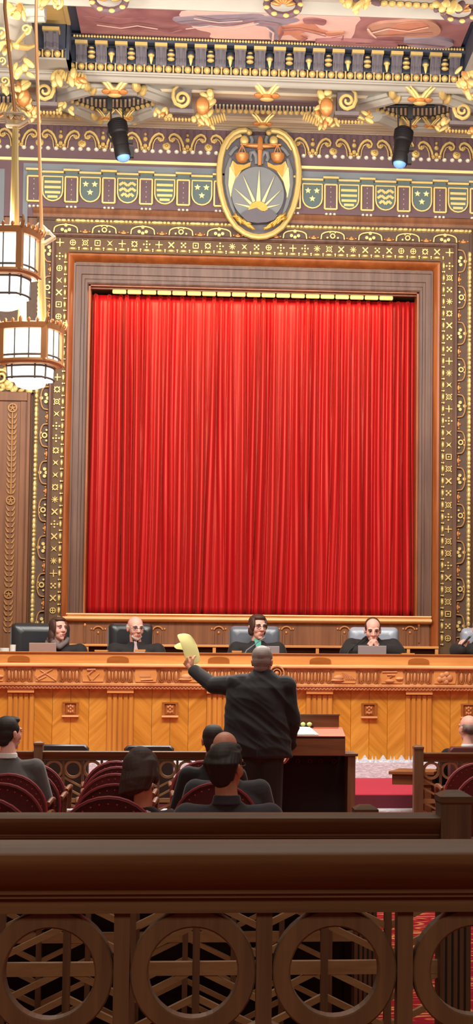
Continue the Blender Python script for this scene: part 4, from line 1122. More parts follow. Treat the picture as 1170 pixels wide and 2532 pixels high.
# ================================================================== FLOORS IN THE WELL
YBN = 20.4
def bx(px, py, Y=None): return UY(px, py, Y or YBN)
DZ1 = ZY(900, 1922, YBN-.12); DYF = 18.9; DZ0 = ZY(900, 1963, DYF)
mb = MB()
mb.sweepx([(DYF, 0), (DYF, DZ0-.008), (DYF+.01, DZ0), (YBN, DZ1), (YBN, 0)], XL+.01, XR-.01)
carpet_dais = struct(mb.build('floor_dais', M['carpet_pink']))
ZST = ZY(980, 1998, DYF)
mb = MB(); mb.box(XL+.01, XR-.01, DYF-.012, DYF-.001, ZST, DZ0-.014); struct(mb.build('trim_30', M['carpet_dark']))  # riser's shadow put into its darker carpet colour
mb = MB(); mb.box(XL+.01, XR-.01, DYF-.34, DYF-.012, 0, ZST-.002); struct(mb.build('trim_31', M['marble']))
mb = MB(); mb.box(XL+.01, XR-.01, YBN+.3, YW-.001, 0, FLOOR_J); struct(mb.build('floor_bench', M['carpet_dark']))

# ================================================================== JUDGES' BENCH
BX0, BX1 = XL+.4, XR-.4
bench = thing('judges_bench', 'long orange oak bench with carved frieze and chevron panels below the red curtain', 'bench', (.3, YBN, DZ1))
bo = Vector((.3, YBN, DZ1))
def zz(yl, yr): return (ZY(220, yl, YBN)+ZY(970, yr, YBN))/2-bo.z
x0, x1 = BX0-bo.x, BX1-bo.x
zT, zB1, zB0 = zz(1610, 1619), zz(1640, 1646), zz(1649, 1656)
zF1, zF0 = zz(1650, 1658), zz(1687, 1694)
zM0 = zz(1701, 1709)
zW0 = zz(1880, 1886)
mb = MB(); mb.box(x0, x1, -.02, .03, zB1-.005, zT-.014); mb.box(x0, x1, .03, .06, zT-.2, zT-.014); bbo = mb.build('front_board', M['bench_wood'], bench)
mb = MB(); mb.box(x0, x1, -.035, .07, zT-.014, zT); mb.build('cap_moulding', M['inlay_wood'], bench, bevel=.004)
mb = MB(); mb.box(x0, x1, .07, .75, zT-.17, zT-.13); mb.build('worktop', M['inlay_wood'], bench)
mb = MB(); h = zB1-zB0
mb.sweepx([(.0, zB1), (-.075, zB1), (-.085, zB1-h*.3), (-.085, zB1-h*.7), (-.065, zB0), (.0, zB0)], x0, x1); mb.build('bright_moulding', M['highlit_wood'], bench)
mb = MB(); mb.box(x0, x1, -.045, .05, zF0-.01, zB0); frz = mb.build('carved_frieze', M['carved_wood'], bench)
mb = MB(); h = zF0-zM0
mb.sweepx([(.05, zF0), (-.06, zF0), (-.075, zF0-h*.15), (-.075, zF0-h*.45), (-.06, zF0-h*.55), (-.06, zM0), (.05, zM0)], x0, x1)
X = lambda px: XY(px, 1670, YBN)-bo.x
n_ = int((x1-x0)/.035)
for i in range(n_): mb.ell((x0+.02+i*.035, -.06, zM0+h*.25), (.013, .010, h*.17), None, 6, 4)
mb.build('lower_moulding', M['carved_wood'], bench)
# inlaid darker ovals in the front board
for px in (-200, 47, 292, 541, 792, 1035, 1282):
    c = XY(px, 1630, YBN)-bo.x; zc_ = (zT+zB1)/2-.012; w_ = .108; q_ = []
    for i in range(15): a = PI*i/14; q_.append((c+w_*math.cos(a), -.028, zc_-.03+.06*math.sin(a)**.45))
    m2 = MB(); nn = len(q_); m2.add(q_+[(p[0], -.018, p[2]) for p in q_], [tuple(range(nn))]+[(i, (i+1) % nn, (i+1) % nn+nn, i+nn) for i in range(nn)])
    m2.build('inlay', M['inlay_wood'], bench)
# frieze: blocks of eggs and pictorial tablets
eg = MB(); tb = MB()
fh = zB0-zF0; fm = (zB0+zF0)/2
def eggs(pa, pb, n):
    eg = MB()
    a, b = X(pa), X(pb)
    for i in range(n):
        c = a+(b-a)*(i+.5)/n; r = (b-a)/n*.27
        eg.ell((c, -.046, fm-.004), (r*.8, .022, fh*.33), None, 10, 7, 0)
        pts = [(c+r*1.35*math.sin(PI*(k/8*1.7-.85)), -.052, fm-.004-fh*.43*math.cos(PI*(k/8*1.7-.85))) for k in range(9)]
        eg.tube(pts, .0045, 5, 1)
        if i: eg.ell((a+(b-a)*i/n, -.05, fm-fh*.1), (.008, .018, fh*.3), None, 6, 5, 0)
    for c in (a+.007, b-.007): eg.box(c-.006, c+.006, -.058, -.04, zF0+.002, zB0-.004, 1)
    eg.build('egg_carving', [M['carved_wood'], M['inlay_wood']], frz)
def tablet(pa, pb, k):
    tb = MB()
    a, b = X(pa), X(pb); m_ = (a+b)/2; w = (b-a)
    pts = [(a+.02, zF0+.012), (b-.02, zF0+.012), (b-.008, fm), (b-.02, zB0-.012), (a+.02, zB0-.012), (a+.008, fm)]
    tb.add([(p[0], -.056, p[1]) for p in pts]+[(p[0], -.04, p[1]) for p in pts], [tuple(range(6))]+[(i, (i+1) % 6, (i+1) % 6+6, i+6) for i in range(6)], 0)
    T = lambda u, v: (m_+u*w, -.057, fm+v*fh)
    if k == 0:
        tb.tube([T(-.4, -.22), T(.25, .36)], .009, 6, 1); tb.tube([T(.4, -.36), T(-.25, .3)], .007, 6, 1); tb.tube([T(-.4, -.1), T(-.3, -.34), T(0, -.1)], .008, 6, 1)
    elif k == 1:
        tb.tube([T(-.25, .34), T(.1, .36)], .014, 6, 1); tb.tube([T(.0, .3), T(-.2, .0), T(-.1, -.3)], .012, 6, 1); tb.tube([T(.25, .1), T(.0, -.3)], .008, 6, 1)
    elif k == 2:
        for i in range(5): tb.tube([T(-.1+i*.08, .28-i*.05), T(.05+i*.09, -.2)], .008, 6, 1)
        tb.ell(T(-.25, -.08), (.05, .02, .03), None, 10, 6, 1); tb.ell(T(-.3, -.25), (.07, .02, .014), None, 10, 6, 1)
    elif k == 3:
        tb.tube([T(-.4, .3), T(.2, .32)], .009, 6, 1); tb.tube([T(-.2, .12), T(.1, .1), T(-.1, -.05)], .01, 6, 1); tb.ell(T(-.1, -.28), (.05, .02, .02), None, 10, 6, 1); tb.ell(T(.3, -.12), (.04, .02, .018), None, 10, 6, 1)
    elif k == 4:
        for u, v, r in ((-.1, .1, .03), (.08, .2, .03), (.2, -.05, .035), (-.02, -.12, .035), (-.2, -.15, .03), (.05, -.3, .03)): tb.ell(T(u, v), (r, .02, r), None, 8, 6, 1)
    else:
        tb.box(m_-.25*w, m_+.2*w, -.060, -.05, fm-.1*fh, fm+.12*fh, 1); tb.tube([T(-.2, -.3), T(.3, -.26)], .008, 6, 1)
    tb.build('pictorial_carving', [M['bench_wood'], M['carved_wood']], frz)
for args in ((-170, -100, 4), (15, 83, 4), (147, 200, 3), (262, 330, 4), (392, 445, 3), (507, 575, 4), (575, 660, 5), (705, 820, 7), (884, 937, 3), (1000, 1066, 4), (1130, 1190, 3)): eggs(*args)
for pa, pb, k in ((-52, 14, 3), (85, 146, 0), (201, 261, 1), (331, 391, 5), (446, 506, 2), (822, 883, 2), (938, 999, 3), (1068, 1129, 4)): tablet(pa, pb, k)
c = X(684); cz = (zT+zF0)/2-.045
for r, t in ((.078, .014), (.045, .01)): eg.ring2((c, -.075, cz), EX, EZ, r-t, r, .03, 24, 0)
for i in range(16): eg.ell((c+.062*math.cos(i*PI/8), -.07, cz+.062*math.sin(i*PI/8)), (.008, .02, .008), None, 6, 4, 0)
eg.ell((c, -.07, cz), (.03, .03, .03), None, 10, 7, 0); eg.cyl((c, -.04, cz), (c, -.072, cz), .08, None, 24, 1)
eg.build('medallion', [M['carved_wood'], M['inlay_wood']], frz)
# body
zP = zM0
mb = MB(); mb.box(x0, x1, .04, .10, zW0-.02, zP+.01); mb.box(x0, x1, .10, .14, -.2, zP); mb.build('back_panel', M['inlay_wood'], bench)
PX = [-228+246.2*k for k in range(8)]
Xb = lambda px: XY(px, 1760, YBN)-bo.x
for k, p in enumerate(PX):
    a, b = Xb(p), Xb(p+66)
    if b > x1 or a < x0: continue
    m2 = MB(); zcap = zz(1714, 1717)-.0; w = b-a
    m2.box(a, b, -.045, .05, zcap, zP+.012, 1)
    m2.box(a, b, .0, .05, zW0-.02, zcap, 0)
    for i in range(5):
        u = a+w*(i+.5)/5; m2.box(u-w*.072, u+w*.072, -.014, .0, zW0-.02, zcap-.004, 0)
    m2.build('fluted_pilaster', [M['bench_wood_v'], M['bench_wood']], bench, bevel=.003)
for p in PX:
    a, b = Xb(p+66), Xb(p+246.2)
    if b > x1 or a < x0: continue
    for i in range(4):
        m2 = MB(); u0, u1_ = a+(b-a)*i/4, a+(b-a)*(i+1)/4
        m2.box(u0+.0015, u1_-.0015, .012, .045, zW0-.02, zP+.005)
        m2.build('veneer_panel', M['veneer_left' if i % 2 == 0 else 'veneer_right'], bench)
    c = (a+b)/2; cz = zz(1752, 1757); r = .066
    m2 = MB()
    for s_ in (-1, 1):
        m2.box(c+s_*r-.012, c+s_*r+.012, -.012, .012, cz-r, cz+r, 0)
    m2.box(c-r-.014, c+r+.014, -.0135, .012, cz+r-.012, cz+r+.004, 0); m2.box(c-r-.016, c+r+.016, -.028, .012, cz-r-.014, cz-r+.004, 3)
    m2.box(c-r, c+r, .004, .012, cz-r, cz+r, 1)
    m2.box(c-.042, c+.042, -.004, .006, cz-.046, cz+.046, 0)
    for u, v in ((-.02, .02), (.02, .02), (0, .0), (-.02, -.025), (.02, -.025), (0, .03), (0, -.03)): m2.ell((c+u, -.006, cz+v), (.011, .01, .013), None, 6, 5, 2)
    m2.build('square_carving', [M['inlay_wood'], M['inlay_wood'], M['carved_wood'], M['highlit_wood']], bench)
# marble plinth with pointed crest
mb = MB(); mb.box(x0, x1, -.12, .12, -.03, zW0); mb.build('marble_plinth', M['marble'], bench)
mb = MB(); hz = zz(1866, 1872)-zW0; x = x0; k = 0; st = .105
hz *= 1.25
while x < x1-.2:
    for (u, w, hh_) in ((0, .11, 1.0), (.115, .03, .85), (.150, .03, .85)):
        mb.prism([(x+u, zW0-.01), (x+u+w, zW0-.01), (x+u+w*.53, zW0+hz*hh_), (x+u+w*.47, zW0+hz*hh_)], (0, -.03, 0), EX, EZ, .04, 0)
    x += .185
mb.box(x0, x1, -.035, .02, zW0-.01, zW0+hz*.3)
mb.build('pointed_crest', M['marble'], bench)

# ================================================================== CREDENZA BEHIND THE JUDGES
YCR = YW-.30
cr_o = Vector((XY(610, 1600, YCR), YCR, FLOOR_J))
cred = thing('credenza', 'low wooden credenza along the wall behind the judges', 'credenza', cr_o)
zc1 = ZY(610, 1595, YCR)-cr_o.z; zc2 = ZY(610, 1601, YCR)-cr_o.z
xa, xb = XY(150, 1600, YCR)-cr_o.x, XY(1085, 1600, YCR)-cr_o.x
MB().box(xa, xb, -.02, .28, zc2, zc1).build('top', M['bench_wood'], cred, bevel=.004)
MB().box(xa+.03, xb-.03, .2, .27, 0, zc2).build('back_panel', M['lectern_wood'], cred)
MB().box(xa+.03, xb-.03, .0, .27, .12, zc2-.16).build('cabinet', M['panel_wood'], cred)
for px in (160, 215, 530, 785, 1010, 1080):
    u = XY(px, 1600, YCR)-cr_o.x; MB().box(u-.018, u+.018, -.01, .05, 0, zc2).build('leg', M['bench_wood'], cred)

# ================================================================== JUDGES' CHAIRS, LAPTOPS, MICROPHONES
def judge_chair(px, py_top, Y, rz, m, label, w=.53, bh=.74):
    c = UY(px, py_top, Y); t = thing('office_chair', label, 'chair', (c.x, Y, FLOOR_J), rz, 'high backed leather chairs behind the bench')
    ht = c.z-FLOOR_J
    mb = MB(); hw = w/2; z0 = .50; rs = []
    # padded back, rounded top corners
    prof = []
    r_ = .05
    for a in range(7): prof.append((hw-r_+r_*math.cos(PI/2*a/6), ht-r_+r_*math.sin(PI/2*a/6)))
    prof += [(-p[0], p[1]) for p in prof[::-1]] + [(-hw*.97, ht*.75), (-hw*.9, z0), (hw*.9, z0), (hw*.97, ht*.75)]
    n = len(prof)
    for y, g in ((-.045, .93), (-.065, .8), ):
        pass
    cxm, czm = 0, (z0+ht)/2
    def ring(y, g): return [(p[0]*g, y+.03*((p[0]/hw)**2)*-1, czm+(p[1]-czm)*(1-(1-g)*hw/((ht-z0)/2))) for p in prof]
    mb.rings([ring(-.072, .70), ring(-.068, .86), ring(-.05, .95), ring(-.02, 1.0), ring(.03, 1.0), ring(.05, .96), ring(.055, .8)], 0, True)
    mb.build('backrest', M[m], t, angle=50)
    mb = MB(); mb.box(-hw*.95, hw*.95, -.50, .02, .40, .50); mb.build('seat', M[m], t, bevel=.03)
    for s_ in (-1, 1):
        mb = MB(); mb.box(s_*(hw+.035)-.03, s_*(hw+.035)+.03, -.42, -.02, .64, .68); mb.tube([(s_*(hw+.03), -.3, .46), (s_*(hw+.05), -.28, .66)], .016, 6); mb.tube([(s_*(hw-.05), -.25, .43), (s_*(hw+.03), -.3, .47)], .016, 6); mb.build('armrest', M['black_leather'], t)
        mb = MB(); mb.tube([(s_*hw*1.01, .0, ht-.05), (s_*hw*1.0, .0, ht*.7), (s_*hw*.93, .0, .5)], .008, 6); mb.build('side_trim', M['slate'], t)
    MB().cyl((0, -.24, .08), (0, -.24, .42), .03, None, 12).build('column', M['black_metal'], t)
    for k in range(5):
        a = 2*PI*k/5+.3; mb = MB(); e = Vector((.28*math.cos(a), -.24+.28*math.sin(a), .05)); mb.tube([(0, -.24, .10), e], [.028, .018], 8); mb.ell(e+Vector((0, 0, -.022)), .027, None, 10, 6); mb.build('leg', M['black_metal'], t)
    return t
YJ = 21.25
judge_chair(100, 1541, YJ+.12, math.radians(14), 'black_leather', 'black leather chair at the far left end of the bench', .60)
judge_chair(322, 1541, YJ+.12, math.radians(16), 'black_leather', 'black leather chair behind the bearded bald judge', .46)
judge_chair(630, 1548, YJ+.12, math.radians(0), 'lit_grey_leather', 'lit grey leather chair of the judge with the teal collar', .52)
judge_chair(924, 1551, YJ+.12, math.radians(-3), 'lit_pale_leather', 'lit grey leather chair behind the judge with clasped hands', .52)
judge_chair(1200, 1553, YJ+.12, math.radians(0), 'lit_pale_leather', 'lit grey leather chair cut off at the right edge of the bench', .52)
zdesk = zT-.13+bo.z
def laptop(pa, pb, pt, Y, m, label):
    a, b = UY(pa, pt, Y), UY(pb, pt, Y); w = b.x-a.x; c = (a.x+b.x)/2; hgt = max(a.z, b.z)-zdesk
    t = thing('laptop', label, 'laptop', (c, Y, zdesk), 0, 'laptops standing open on the bench')
    MB().box(-w/2, w/2, 0, .2, 0, .014).build('base', M[m], t, bevel=.004)
    mb = MB(); mb.bar((0, .0, .012), (0, -.045, hgt), w, .008, (0, -1, 0)); mb.build('lid', M[m], t, bevel=.003)
    mb = MB(); mb.bar((0, .006, .03), (0, -.039, hgt-.01), w*.94, .004, (0, -1, 0)); mb.build('screen', M['black_metal'], t)
laptop(73, 140, 1590, YBN+.30, 'laptop_rose', 'rose grey laptop in front of the woman with the grey scarf')
laptop(632, 691, 1598, YBN+.30, 'laptop_grey', 'pale grey laptop above the standing man, below the teal collar')
laptop(885, 955, 1597, YBN+.30, 'laptop_grey', 'pale laptop below the clasped hands of the balding judge')
def mic(base, tip, Y, label):
    b = Vector((XY(base[0], base[1], Y), Y, zdesk)); p = UY(tip[0], tip[1], Y+.15)-b; bz = ZY(base[0], base[1], Y)-b.z
    t = thing('gooseneck_microphone', label, 'microphone', b, 0, 'gooseneck microphones on the bench')
    MB().lathe([(.001, 0), (.05, 0), (.05, .012), (.03, .025), (.001, .026)], (0, 0, 0), None, 16).build('base', M['black_metal'], t)
    mb = MB(); mb.tube([(0, 0, .02), (0, 0, bz*.7), (p.x*.12, .02, bz*1.0), (p.x*.8, .12, bz+(p.z-bz)*.8)], .0065, 8); mb.build('gooseneck', M['slate' if tip[0] < 700 else 'black_metal'], t)
    mb = MB(); mb.tube([(p.x*.8, .12, bz+(p.z-bz)*.8), (p.x*.86, .13, bz+(p.z-bz)*.86), tuple(p)], [.007, .011, .011], 8); mb.build('capsule', M['slate' if tip[0] < 700 else 'black_metal'], t)
mic((604, 1608), (655, 1576), YBN+.28, 'pale gooseneck microphone reaching toward the judge with the teal collar')
mic((857, 1610), (906, 1574), YBN+.28, 'black gooseneck microphone reaching toward the judge with clasped hands')
# cups at the ends
def cup(px, ptop, w, label, m='white_plastic'):
    Y = YBN+.28; p = UY(px, ptop, Y); h_ = p.z-zdesk; t = thing('cup', label, 'cup', (p.x, Y, zdesk))
    MB().lathe([(.001, 0), (w*.8, 0), (w, h_), (w*.92, h_), (w*.72, .01), (.001, .01)], (0, 0, 0), None, 16).build('body', M[m], t)
    return t
cup(32, 1594, .03, 'tall white paper cup at the left end of the bench'); cup(11, 1602, .05, 'low white cup at the far left edge of the bench')
def papers(px, ptop, w, label):
    Y = YBN+.2; p = UY(px, ptop, Y); h_ = p.z-zdesk; t = thing('paper_stack', label, 'papers', (p.x, Y, zdesk))
    MB().box(-w/2, w/2, 0, .22, 0, h_*.9).build('pages', M['white_paper'], t); MB().box(-w/2-.005, w/2+.005, -.005, .225, h_*.9, h_).build('cover', M['bench_wood'], t)
papers(250, 1607, .12, 'small paper pile on the bench left of the bearded judge'); papers(346, 1606, .10, 'white papers on the bench before the bearded judge'); papers(1010, 1615, .12, 'pale papers on the bench right of the silver laptop'); papers(586, 1609, .09, 'cream papers on the bench beside the pale microphone')
# ================================================================== GALLERY FLOOR
def zfloor(Y):
    if Y >= 15.0: return 0.0
    if Y >= 8.3: return .15*(15.0-Y)/6.7
    if Y >= 6.6: return .15
    if Y >= 4.0: return .30
    return .48
mb = MB(); mb.sweepx([(15.0, 0), (8.3, .15), (6.6, .15), (6.6, .30), (4.0, .30), (4.0, .48), (YB, .48), (YB, -.05), (15.0, -.05)], XL+.01, XR-.01)
struct(mb.build('floor_gallery', M['carpet_pattern']))
# ================================================================== RAILS
def rail(label, x0, x1, Y, ztop, posts, up0, pitch=.179, depth=.18, group=None, lat='lit_lattice_wood', full=True, par=1):
    o = Vector(((x0+x1)/2, Y, zfloor(Y))); t = thing('railing', label, 'railing', o, 0, group)
    a, b = x0-o.x, x1-o.x; T = ztop-o.z
    prof = [(0, 0), (-.006, -.004), (-.006, -.012), (-.004, -.017), (.004, -.030), (.018, -.044), (.026, -.050), (.026, -.055), (.030, -.057), (.030, -.0605), (.036, -.062), (.036, -.080), (.10, -.080), (.10, -.03), (depth, -.012), (depth, 0)]
    ta, tb = a, b
    for px_, w, zc, fl in posts:
        if abs(px_-x0) < .01: ta = a+w*.45
        if abs(px_-x1) < .01: tb = b-w*.45
    mb = MB(); mb.sweepx([(y, T+z) for y, z in prof], ta, tb, 0, True); mb.build('top_rail', M['rail_wood'], t, angle=40)
    yl = .045; th = .036
    ring_o = None
    k0 = math.ceil((x0-up0)/pitch); ups = []
    k = k0
    while up0+k*pitch < x1: ups.append(up0+k*pitch-o.x); k += 1
    first = None
    zr = T-.156
    for u in ups:
        c = u+pitch/2
        if c+.08 > b: break
        if first is None:
            m2 = MB(); m2.ring2((0, yl+th, 0), EX, EZ, .0565, .0795, th, 40 if full else 24); first = m2.build('ring', M['rail_wood_v' if full else 'lit_lattice_wood'], t); r_ = first
            bv = first.modifiers.new('bevel', 'BEVEL'); bv.width = .002; bv.segments = 1
        else:
            r_ = first.copy(); COL.objects.link(r_)
        r_.location = (c, 0, zr)
    for u in ups:
        m2 = MB(); m2.box(u-.010, u+.010, yl-.002, yl+th+.002, .02, T-.078); m2.build('upright', M['rail_wood_v'], t)
    zb = T-.4235
    m2 = MB(); m2.box(a, b, yl+.004, yl+th-.004, zb-.0185, zb+.0185); m2.build('middle_bar', M[lat], t)
    m2 = MB(); m2.box(a, b, yl-.02, yl+th+.02, .0, .09); m2.build('bottom_rail', M['rail_wood'], t)
    # braces: chevrons from each upright down to the half bays
    m2 = MB(); dy = yl+th/2
    for i_, u in enumerate(ups):
        if i_ % 2 == par: continue
        for s_ in (-1, 1):
            for j_, z_ in enumerate((T-.225, T-.303, zb-.002, zb-.080, zb-.158, zb-.236)):
                e = pitch; p, q = (u, z_), (u+s_*e, z_-.087)
                if q[1] < .06: continue
                if q[0] < a+.005 or q[0] > b-.005:
                    lim = a+.01 if s_ < 0 else b-.01; f_ = (lim-u)/(q[0]-u)
                    if f_ <= .05: continue
                    q = (lim, z_-.087*f_)
                jj = .0016*((i_*2+(s_ > 0)+j_) % 3)
                m2.bar((p[0]-s_*.004, dy+jj, p[1]+.002), (q[0]+s_*.004, dy+jj, q[1]-.002), .017, .024, (0, -1, 0))
    m2.build('lattice', M[lat], t)
    for px_, w, zc, fl in posts:
        u = px_-o.x; m3 = MB(); hw = w/2
        ya_, yb_ = -.014, max(w-.014, .12); yc_, hd_ = (ya_+yb_)/2, (yb_-ya_)/2
        m3.box(u-hw, u+hw, ya_, yb_, 0, zc-o.z-.035)
        if fl:
            for i in range(4): m3.box(u-hw*.62+i*hw*.41-.003, u-hw*.62+i*hw*.41+.003, ya_-.002, ya_+.002, .05, zc-o.z-.17, 1)
        m3.rings([[(u+sx*hw*g, yc_+sy*hd_*g, zc-o.z+dz) for sx, sy in ((-1, -1), (1, -1), (1, 1), (-1, 1))] for g, dz in ((1.0, -.036), (1.08, -.03), (1.08, -.014), (.5, 0))], 2, False)
        m3.build('post', [M['rail_wood_v'], M['recess_shade'], M['rail_wood']], t)
    return t
YN, YM, YT, YF = 2.56, 5.70, 7.60, 17.75
zn = ZY(500, 2106, YN); zm_ = ZY(500, 2020, YM); zt3 = ZY(500, 2036, YT); zf_ = ZY(300, 1858, YF)
rail('dark wooden rail with large rings across the foreground', XY(-260, 2300, YN), XY(1430, 2300, YN), YN, zn, [], XY(656, 2400, YN), .1795)
pm = XY(1127, 2000, YM)
rail('dark wooden rail ending in a square post, just behind the nearest rail', XY(-320, 2020, YM), pm, YM, zm_, [(pm, .086, ZY(1127, 1957, YM), True)], XY(161, 2400, YM))
p3 = XY(906, 2010, YT)
rail('wooden rail mostly hidden behind the second rail, its post cap showing', XY(-330, 2020, YT), p3, YT, zt3, [(p3, .083, ZY(906, 1992, YT), True)], XY(92, 2400, YT))
pl_ = XY(95, 1850, YF); 
rail('far left wooden rail with rings behind the red chairs', XY(-150, 1857, YF), XY(538, 1857, YF), YF, zf_, [(pl_, .075, ZY(95, 1833, YF), False), (XY(535, 1850, YF), .075, ZY(535, 1850, YF), False)], XY(109, 1890, YF), .163, .12, full=False)
pr_ = XY(1036, 1850, YF)
rail('far right wooden rail with rings before the balding man', pr_, XY(1330, 1857, YF), YF, ZY(1100, 1862, YF), [(pr_, .083, ZY(1036, 1843, YF), False)], XY(1046, 1890, YF), .163, .12, full=False)
# swing gate side rail beyond the second post, at the right edge
# ================================================================== THEATRE CHAIRS
CH = .85
def solveY(px, py, h):
    lo, hi = 7.9, 17.6
    for _ in range(40):
        m_ = (lo+hi)/2
        if ZY(px, py, m_) > h+zfloor(m_): lo = m_
        else: hi = m_
    return lo
def make_seat():
    t = thing('theatre_chair', '', 'chair', (0, 0, 0)); hw = .275
    # origin on the floor under the back; sitter faces +Y, camera sees the back
    def outline(r, z1, zb=.36):
        return [(-r*.93, zb), (-r, z1-r)] + [(-r*math.cos(PI*i/16), z1-r+r*math.sin(PI*i/16)) for i in range(1, 16)] + [(r, z1-r), (r*.93, zb)]
    tilt = lambda z: -.10*(z-.4)/.45
    mb = MB(); rs = []
    for y, g in ((-.035, .90), (-.045, .95), (-.03, .985), (.0, 1.0), (.03, .985), (.055, .93), (.06, .85)):
        oc = outline(hw*g, CH-hw*(1-g), .36+.04*(1-g)); rs.append([(p[0], y+tilt(p[1]), p[1]) for p in oc])
    mb.rings(rs, 0, True); b = mb.build('backrest', M['red_velvet'], t, angle=45)
    o2 = outline(hw*.985, CH-.006)
    mb = MB(); mb.tube([(p[0], -.03+tilt(p[1]), p[1]) for p in o2], .0075, 6); mb.build('piping', M['red_piping'], b)
    mb = MB(); o3 = outline(hw*.86, CH-.042)
    pts = []
    for p, q in zip(o3, o3[1:]):
        L_ = math.hypot(q[0]-p[0], q[1]-p[1]); n = max(1, round(L_/.042))
        for i in range(n): pts.append((p[0]+(q[0]-p[0])*i/n, p[1]+(q[1]-p[1])*i/n))
    for p in pts: mb.ell((p[0], -.046+tilt(p[1]), p[1]), (.0055, .004, .0055), None, 6, 4)
    mb.build('nail_heads', M['red_piping'], b)
    MB().box(-.25, .25, .03, .50, .36, .46).build('seat', M['red_velvet'], t, bevel=.03)
    for s_ in (-1, 1):
        mb = MB(); mb.tube([(s_*.27, .02, .62), (s_*.285, .18, .645), (s_*.285, .36, .635), (s_*.275, .43, .60), (s_*.265, .44, .45)], .018, 8); mb.build('armrest', M['lectern_wood'], t)
        for y in (.03, .44): MB().box(s_*.22-.02, s_*.22+.02, y-.02, y+.02, 0, .38).build('leg', M['lectern_wood'], t)
    return t
seat0 = make_seat(); used = [False]
def place_seat(px, py, rz, label, dx=0, Y=None):
    Y = Y or solveY(px, py, CH)
    t = seat0 if not used[0] else copy_tree(seat0); used[0] = True
    t.location = (XY(px, py, Y), Y+.09, zfloor(Y)); t.rotation_euler = (0, 0, rz)
    t['label'] = label; t['group'] = 'round backed red theatre chairs'; return Y
D_ = math.radians
seats = [
 (269, 1967, 0, 'nearest red chair in front of the dark haired woman, lowest round back'),
 (285, 1936, 0, 'second red chair from the front, just behind the nearest round back'),
 (286, 1911, 0, 'red chair third back in the row left of the dark haired woman'),
 (292, 1894, 0, 'red chair fourth back in the row left of the dark haired woman'),
 (288, 1880, 0, 'farthest red chair in the row left of the dark haired woman'),
 (-42, 1968, 0, 'red chair at the left edge, lowest of the stack below the grey suited man'),
 (2, 1934, 0, 'red chair second from the front on the far left'),
 (22, 1911, 0, 'red chair third from the front on the far left'),
 (60, 1900, 0, 'red chair behind the grey suited man'),
 (78, 1885, 0, 'farthest red chair on the left, just right of the grey suited man'),
 (505, 1879, 0, 'farthest red chair left of the standing man'),
 (518, 1898, 0, 'red chair between the farthest one and the bald man'),
 (535, 1933, 0, 'red chair left of the dark haired man in front'),
 (1180, 1885, 0, 'farthest red chair at the right edge behind the ringed rail'),
 (1212, 1908, 0, 'nearer red chair at the right edge above the post cap'),
]
for px, py, rz, lb in seats: place_seat(px, py, rz, lb)
xa_, xb_ = XY(-330, 2300, 8.2), XY(868, 2300, 8.2)
pw = thing('added_pew', 'added near-black seating behind the hidden rail, darkening the view through the lattice', 'added_pew', ((xa_+xb_)/2, 8.2, .15)); hw_ = (xb_-xa_)/2  # made-up seating, near-black, hides lit carpet behind the lattice
MB().box(-hw_, hw_, 0, .05, .02, .80).build('backrest', M['added_pew_wood'], pw, bevel=.006)
MB().box(-hw_, hw_, .05, .50, .40, .44).build('seat', M['added_pew_wood'], pw, bevel=.006)
for s_ in (-1, 1): MB().box(s_*hw_-.03, s_*hw_+.03, -.02, .50, 0, .82).build('end_panel', M['added_pew_wood'], pw, bevel=.006)
# low dark chairs beyond the far rail
def low_chair(px, py, w, Y, label, m='dark_leather'):
    c = UY(px, py, Y); t = thing('counsel_chair', label, 'chair', (c.x, Y, 0), 0, 'low dark backed chairs beyond the far rail'); hw = w/2; h_ = c.z
    mb = MB(); prof = [(-hw, .45), (-hw, h_-.03), (-hw+.03, h_), (hw-.03, h_), (hw, h_-.03), (hw, .45)]
    mb.rings([[(x*g, y, .45+(z-.45)*(1-(1-g)*.4)) for x, z in prof] for y, g in ((-.04, .94), (-.02, 1), (.03, 1), (.05, .93))], 0, True); mb.build('backrest', M[m], t, angle=40)
    MB().box(-hw*.95, hw*.95, .03, .5, .40, .48).build('seat', M[m], t, bevel=.02)
    for s_ in (-1, 1):
        for y in (0, .45): MB().box(s_*hw*.85-.02, s_*hw*.85+.02, y-.02, y+.02, 0, .42).build('leg', M['lectern_wood'], t)
mat('dark_leather', srgb(38, 20, 20), 0.5); mat('maroon_leather', srgb(92, 40, 42), 0.5)
low_chair(158, 1841, .44, 18.15, 'low dark chair back beyond the far rail, right of its left post'); low_chair(369, 1843, .44, 18.15, 'low dark chair back beyond the far rail, above the dark haired woman')
# ================================================================== COUNSEL TABLE (right)
YTB = 18.3; zt_ = ZY(1000, 1906, YTB)
tc = UY(1085, 1900, YTB)
tb_ = thing('counsel_table', 'brown wooden table corner showing left of the far right post', 'table', (tc.x, YTB+.05, 0), math.radians(-16))
tl = XY(972, 1900, YTB)-tc.x
MB().box(tl, .0, -.22, .30, zt_-.03, zt_).build('tabletop', M['table_wood'], tb_, bevel=.004)
MB().box(tl+.03, -.02, -.20, .28, zt_-.12, zt_-.03).build('apron', M['lectern_wood'], tb_)
for x in (tl+.27, -.06):
    for y in (-.16, .24): MB().box(x-.03, x+.03, y-.03, y+.03, 0, zt_-.1).build('leg', M['lectern_wood'], tb_)
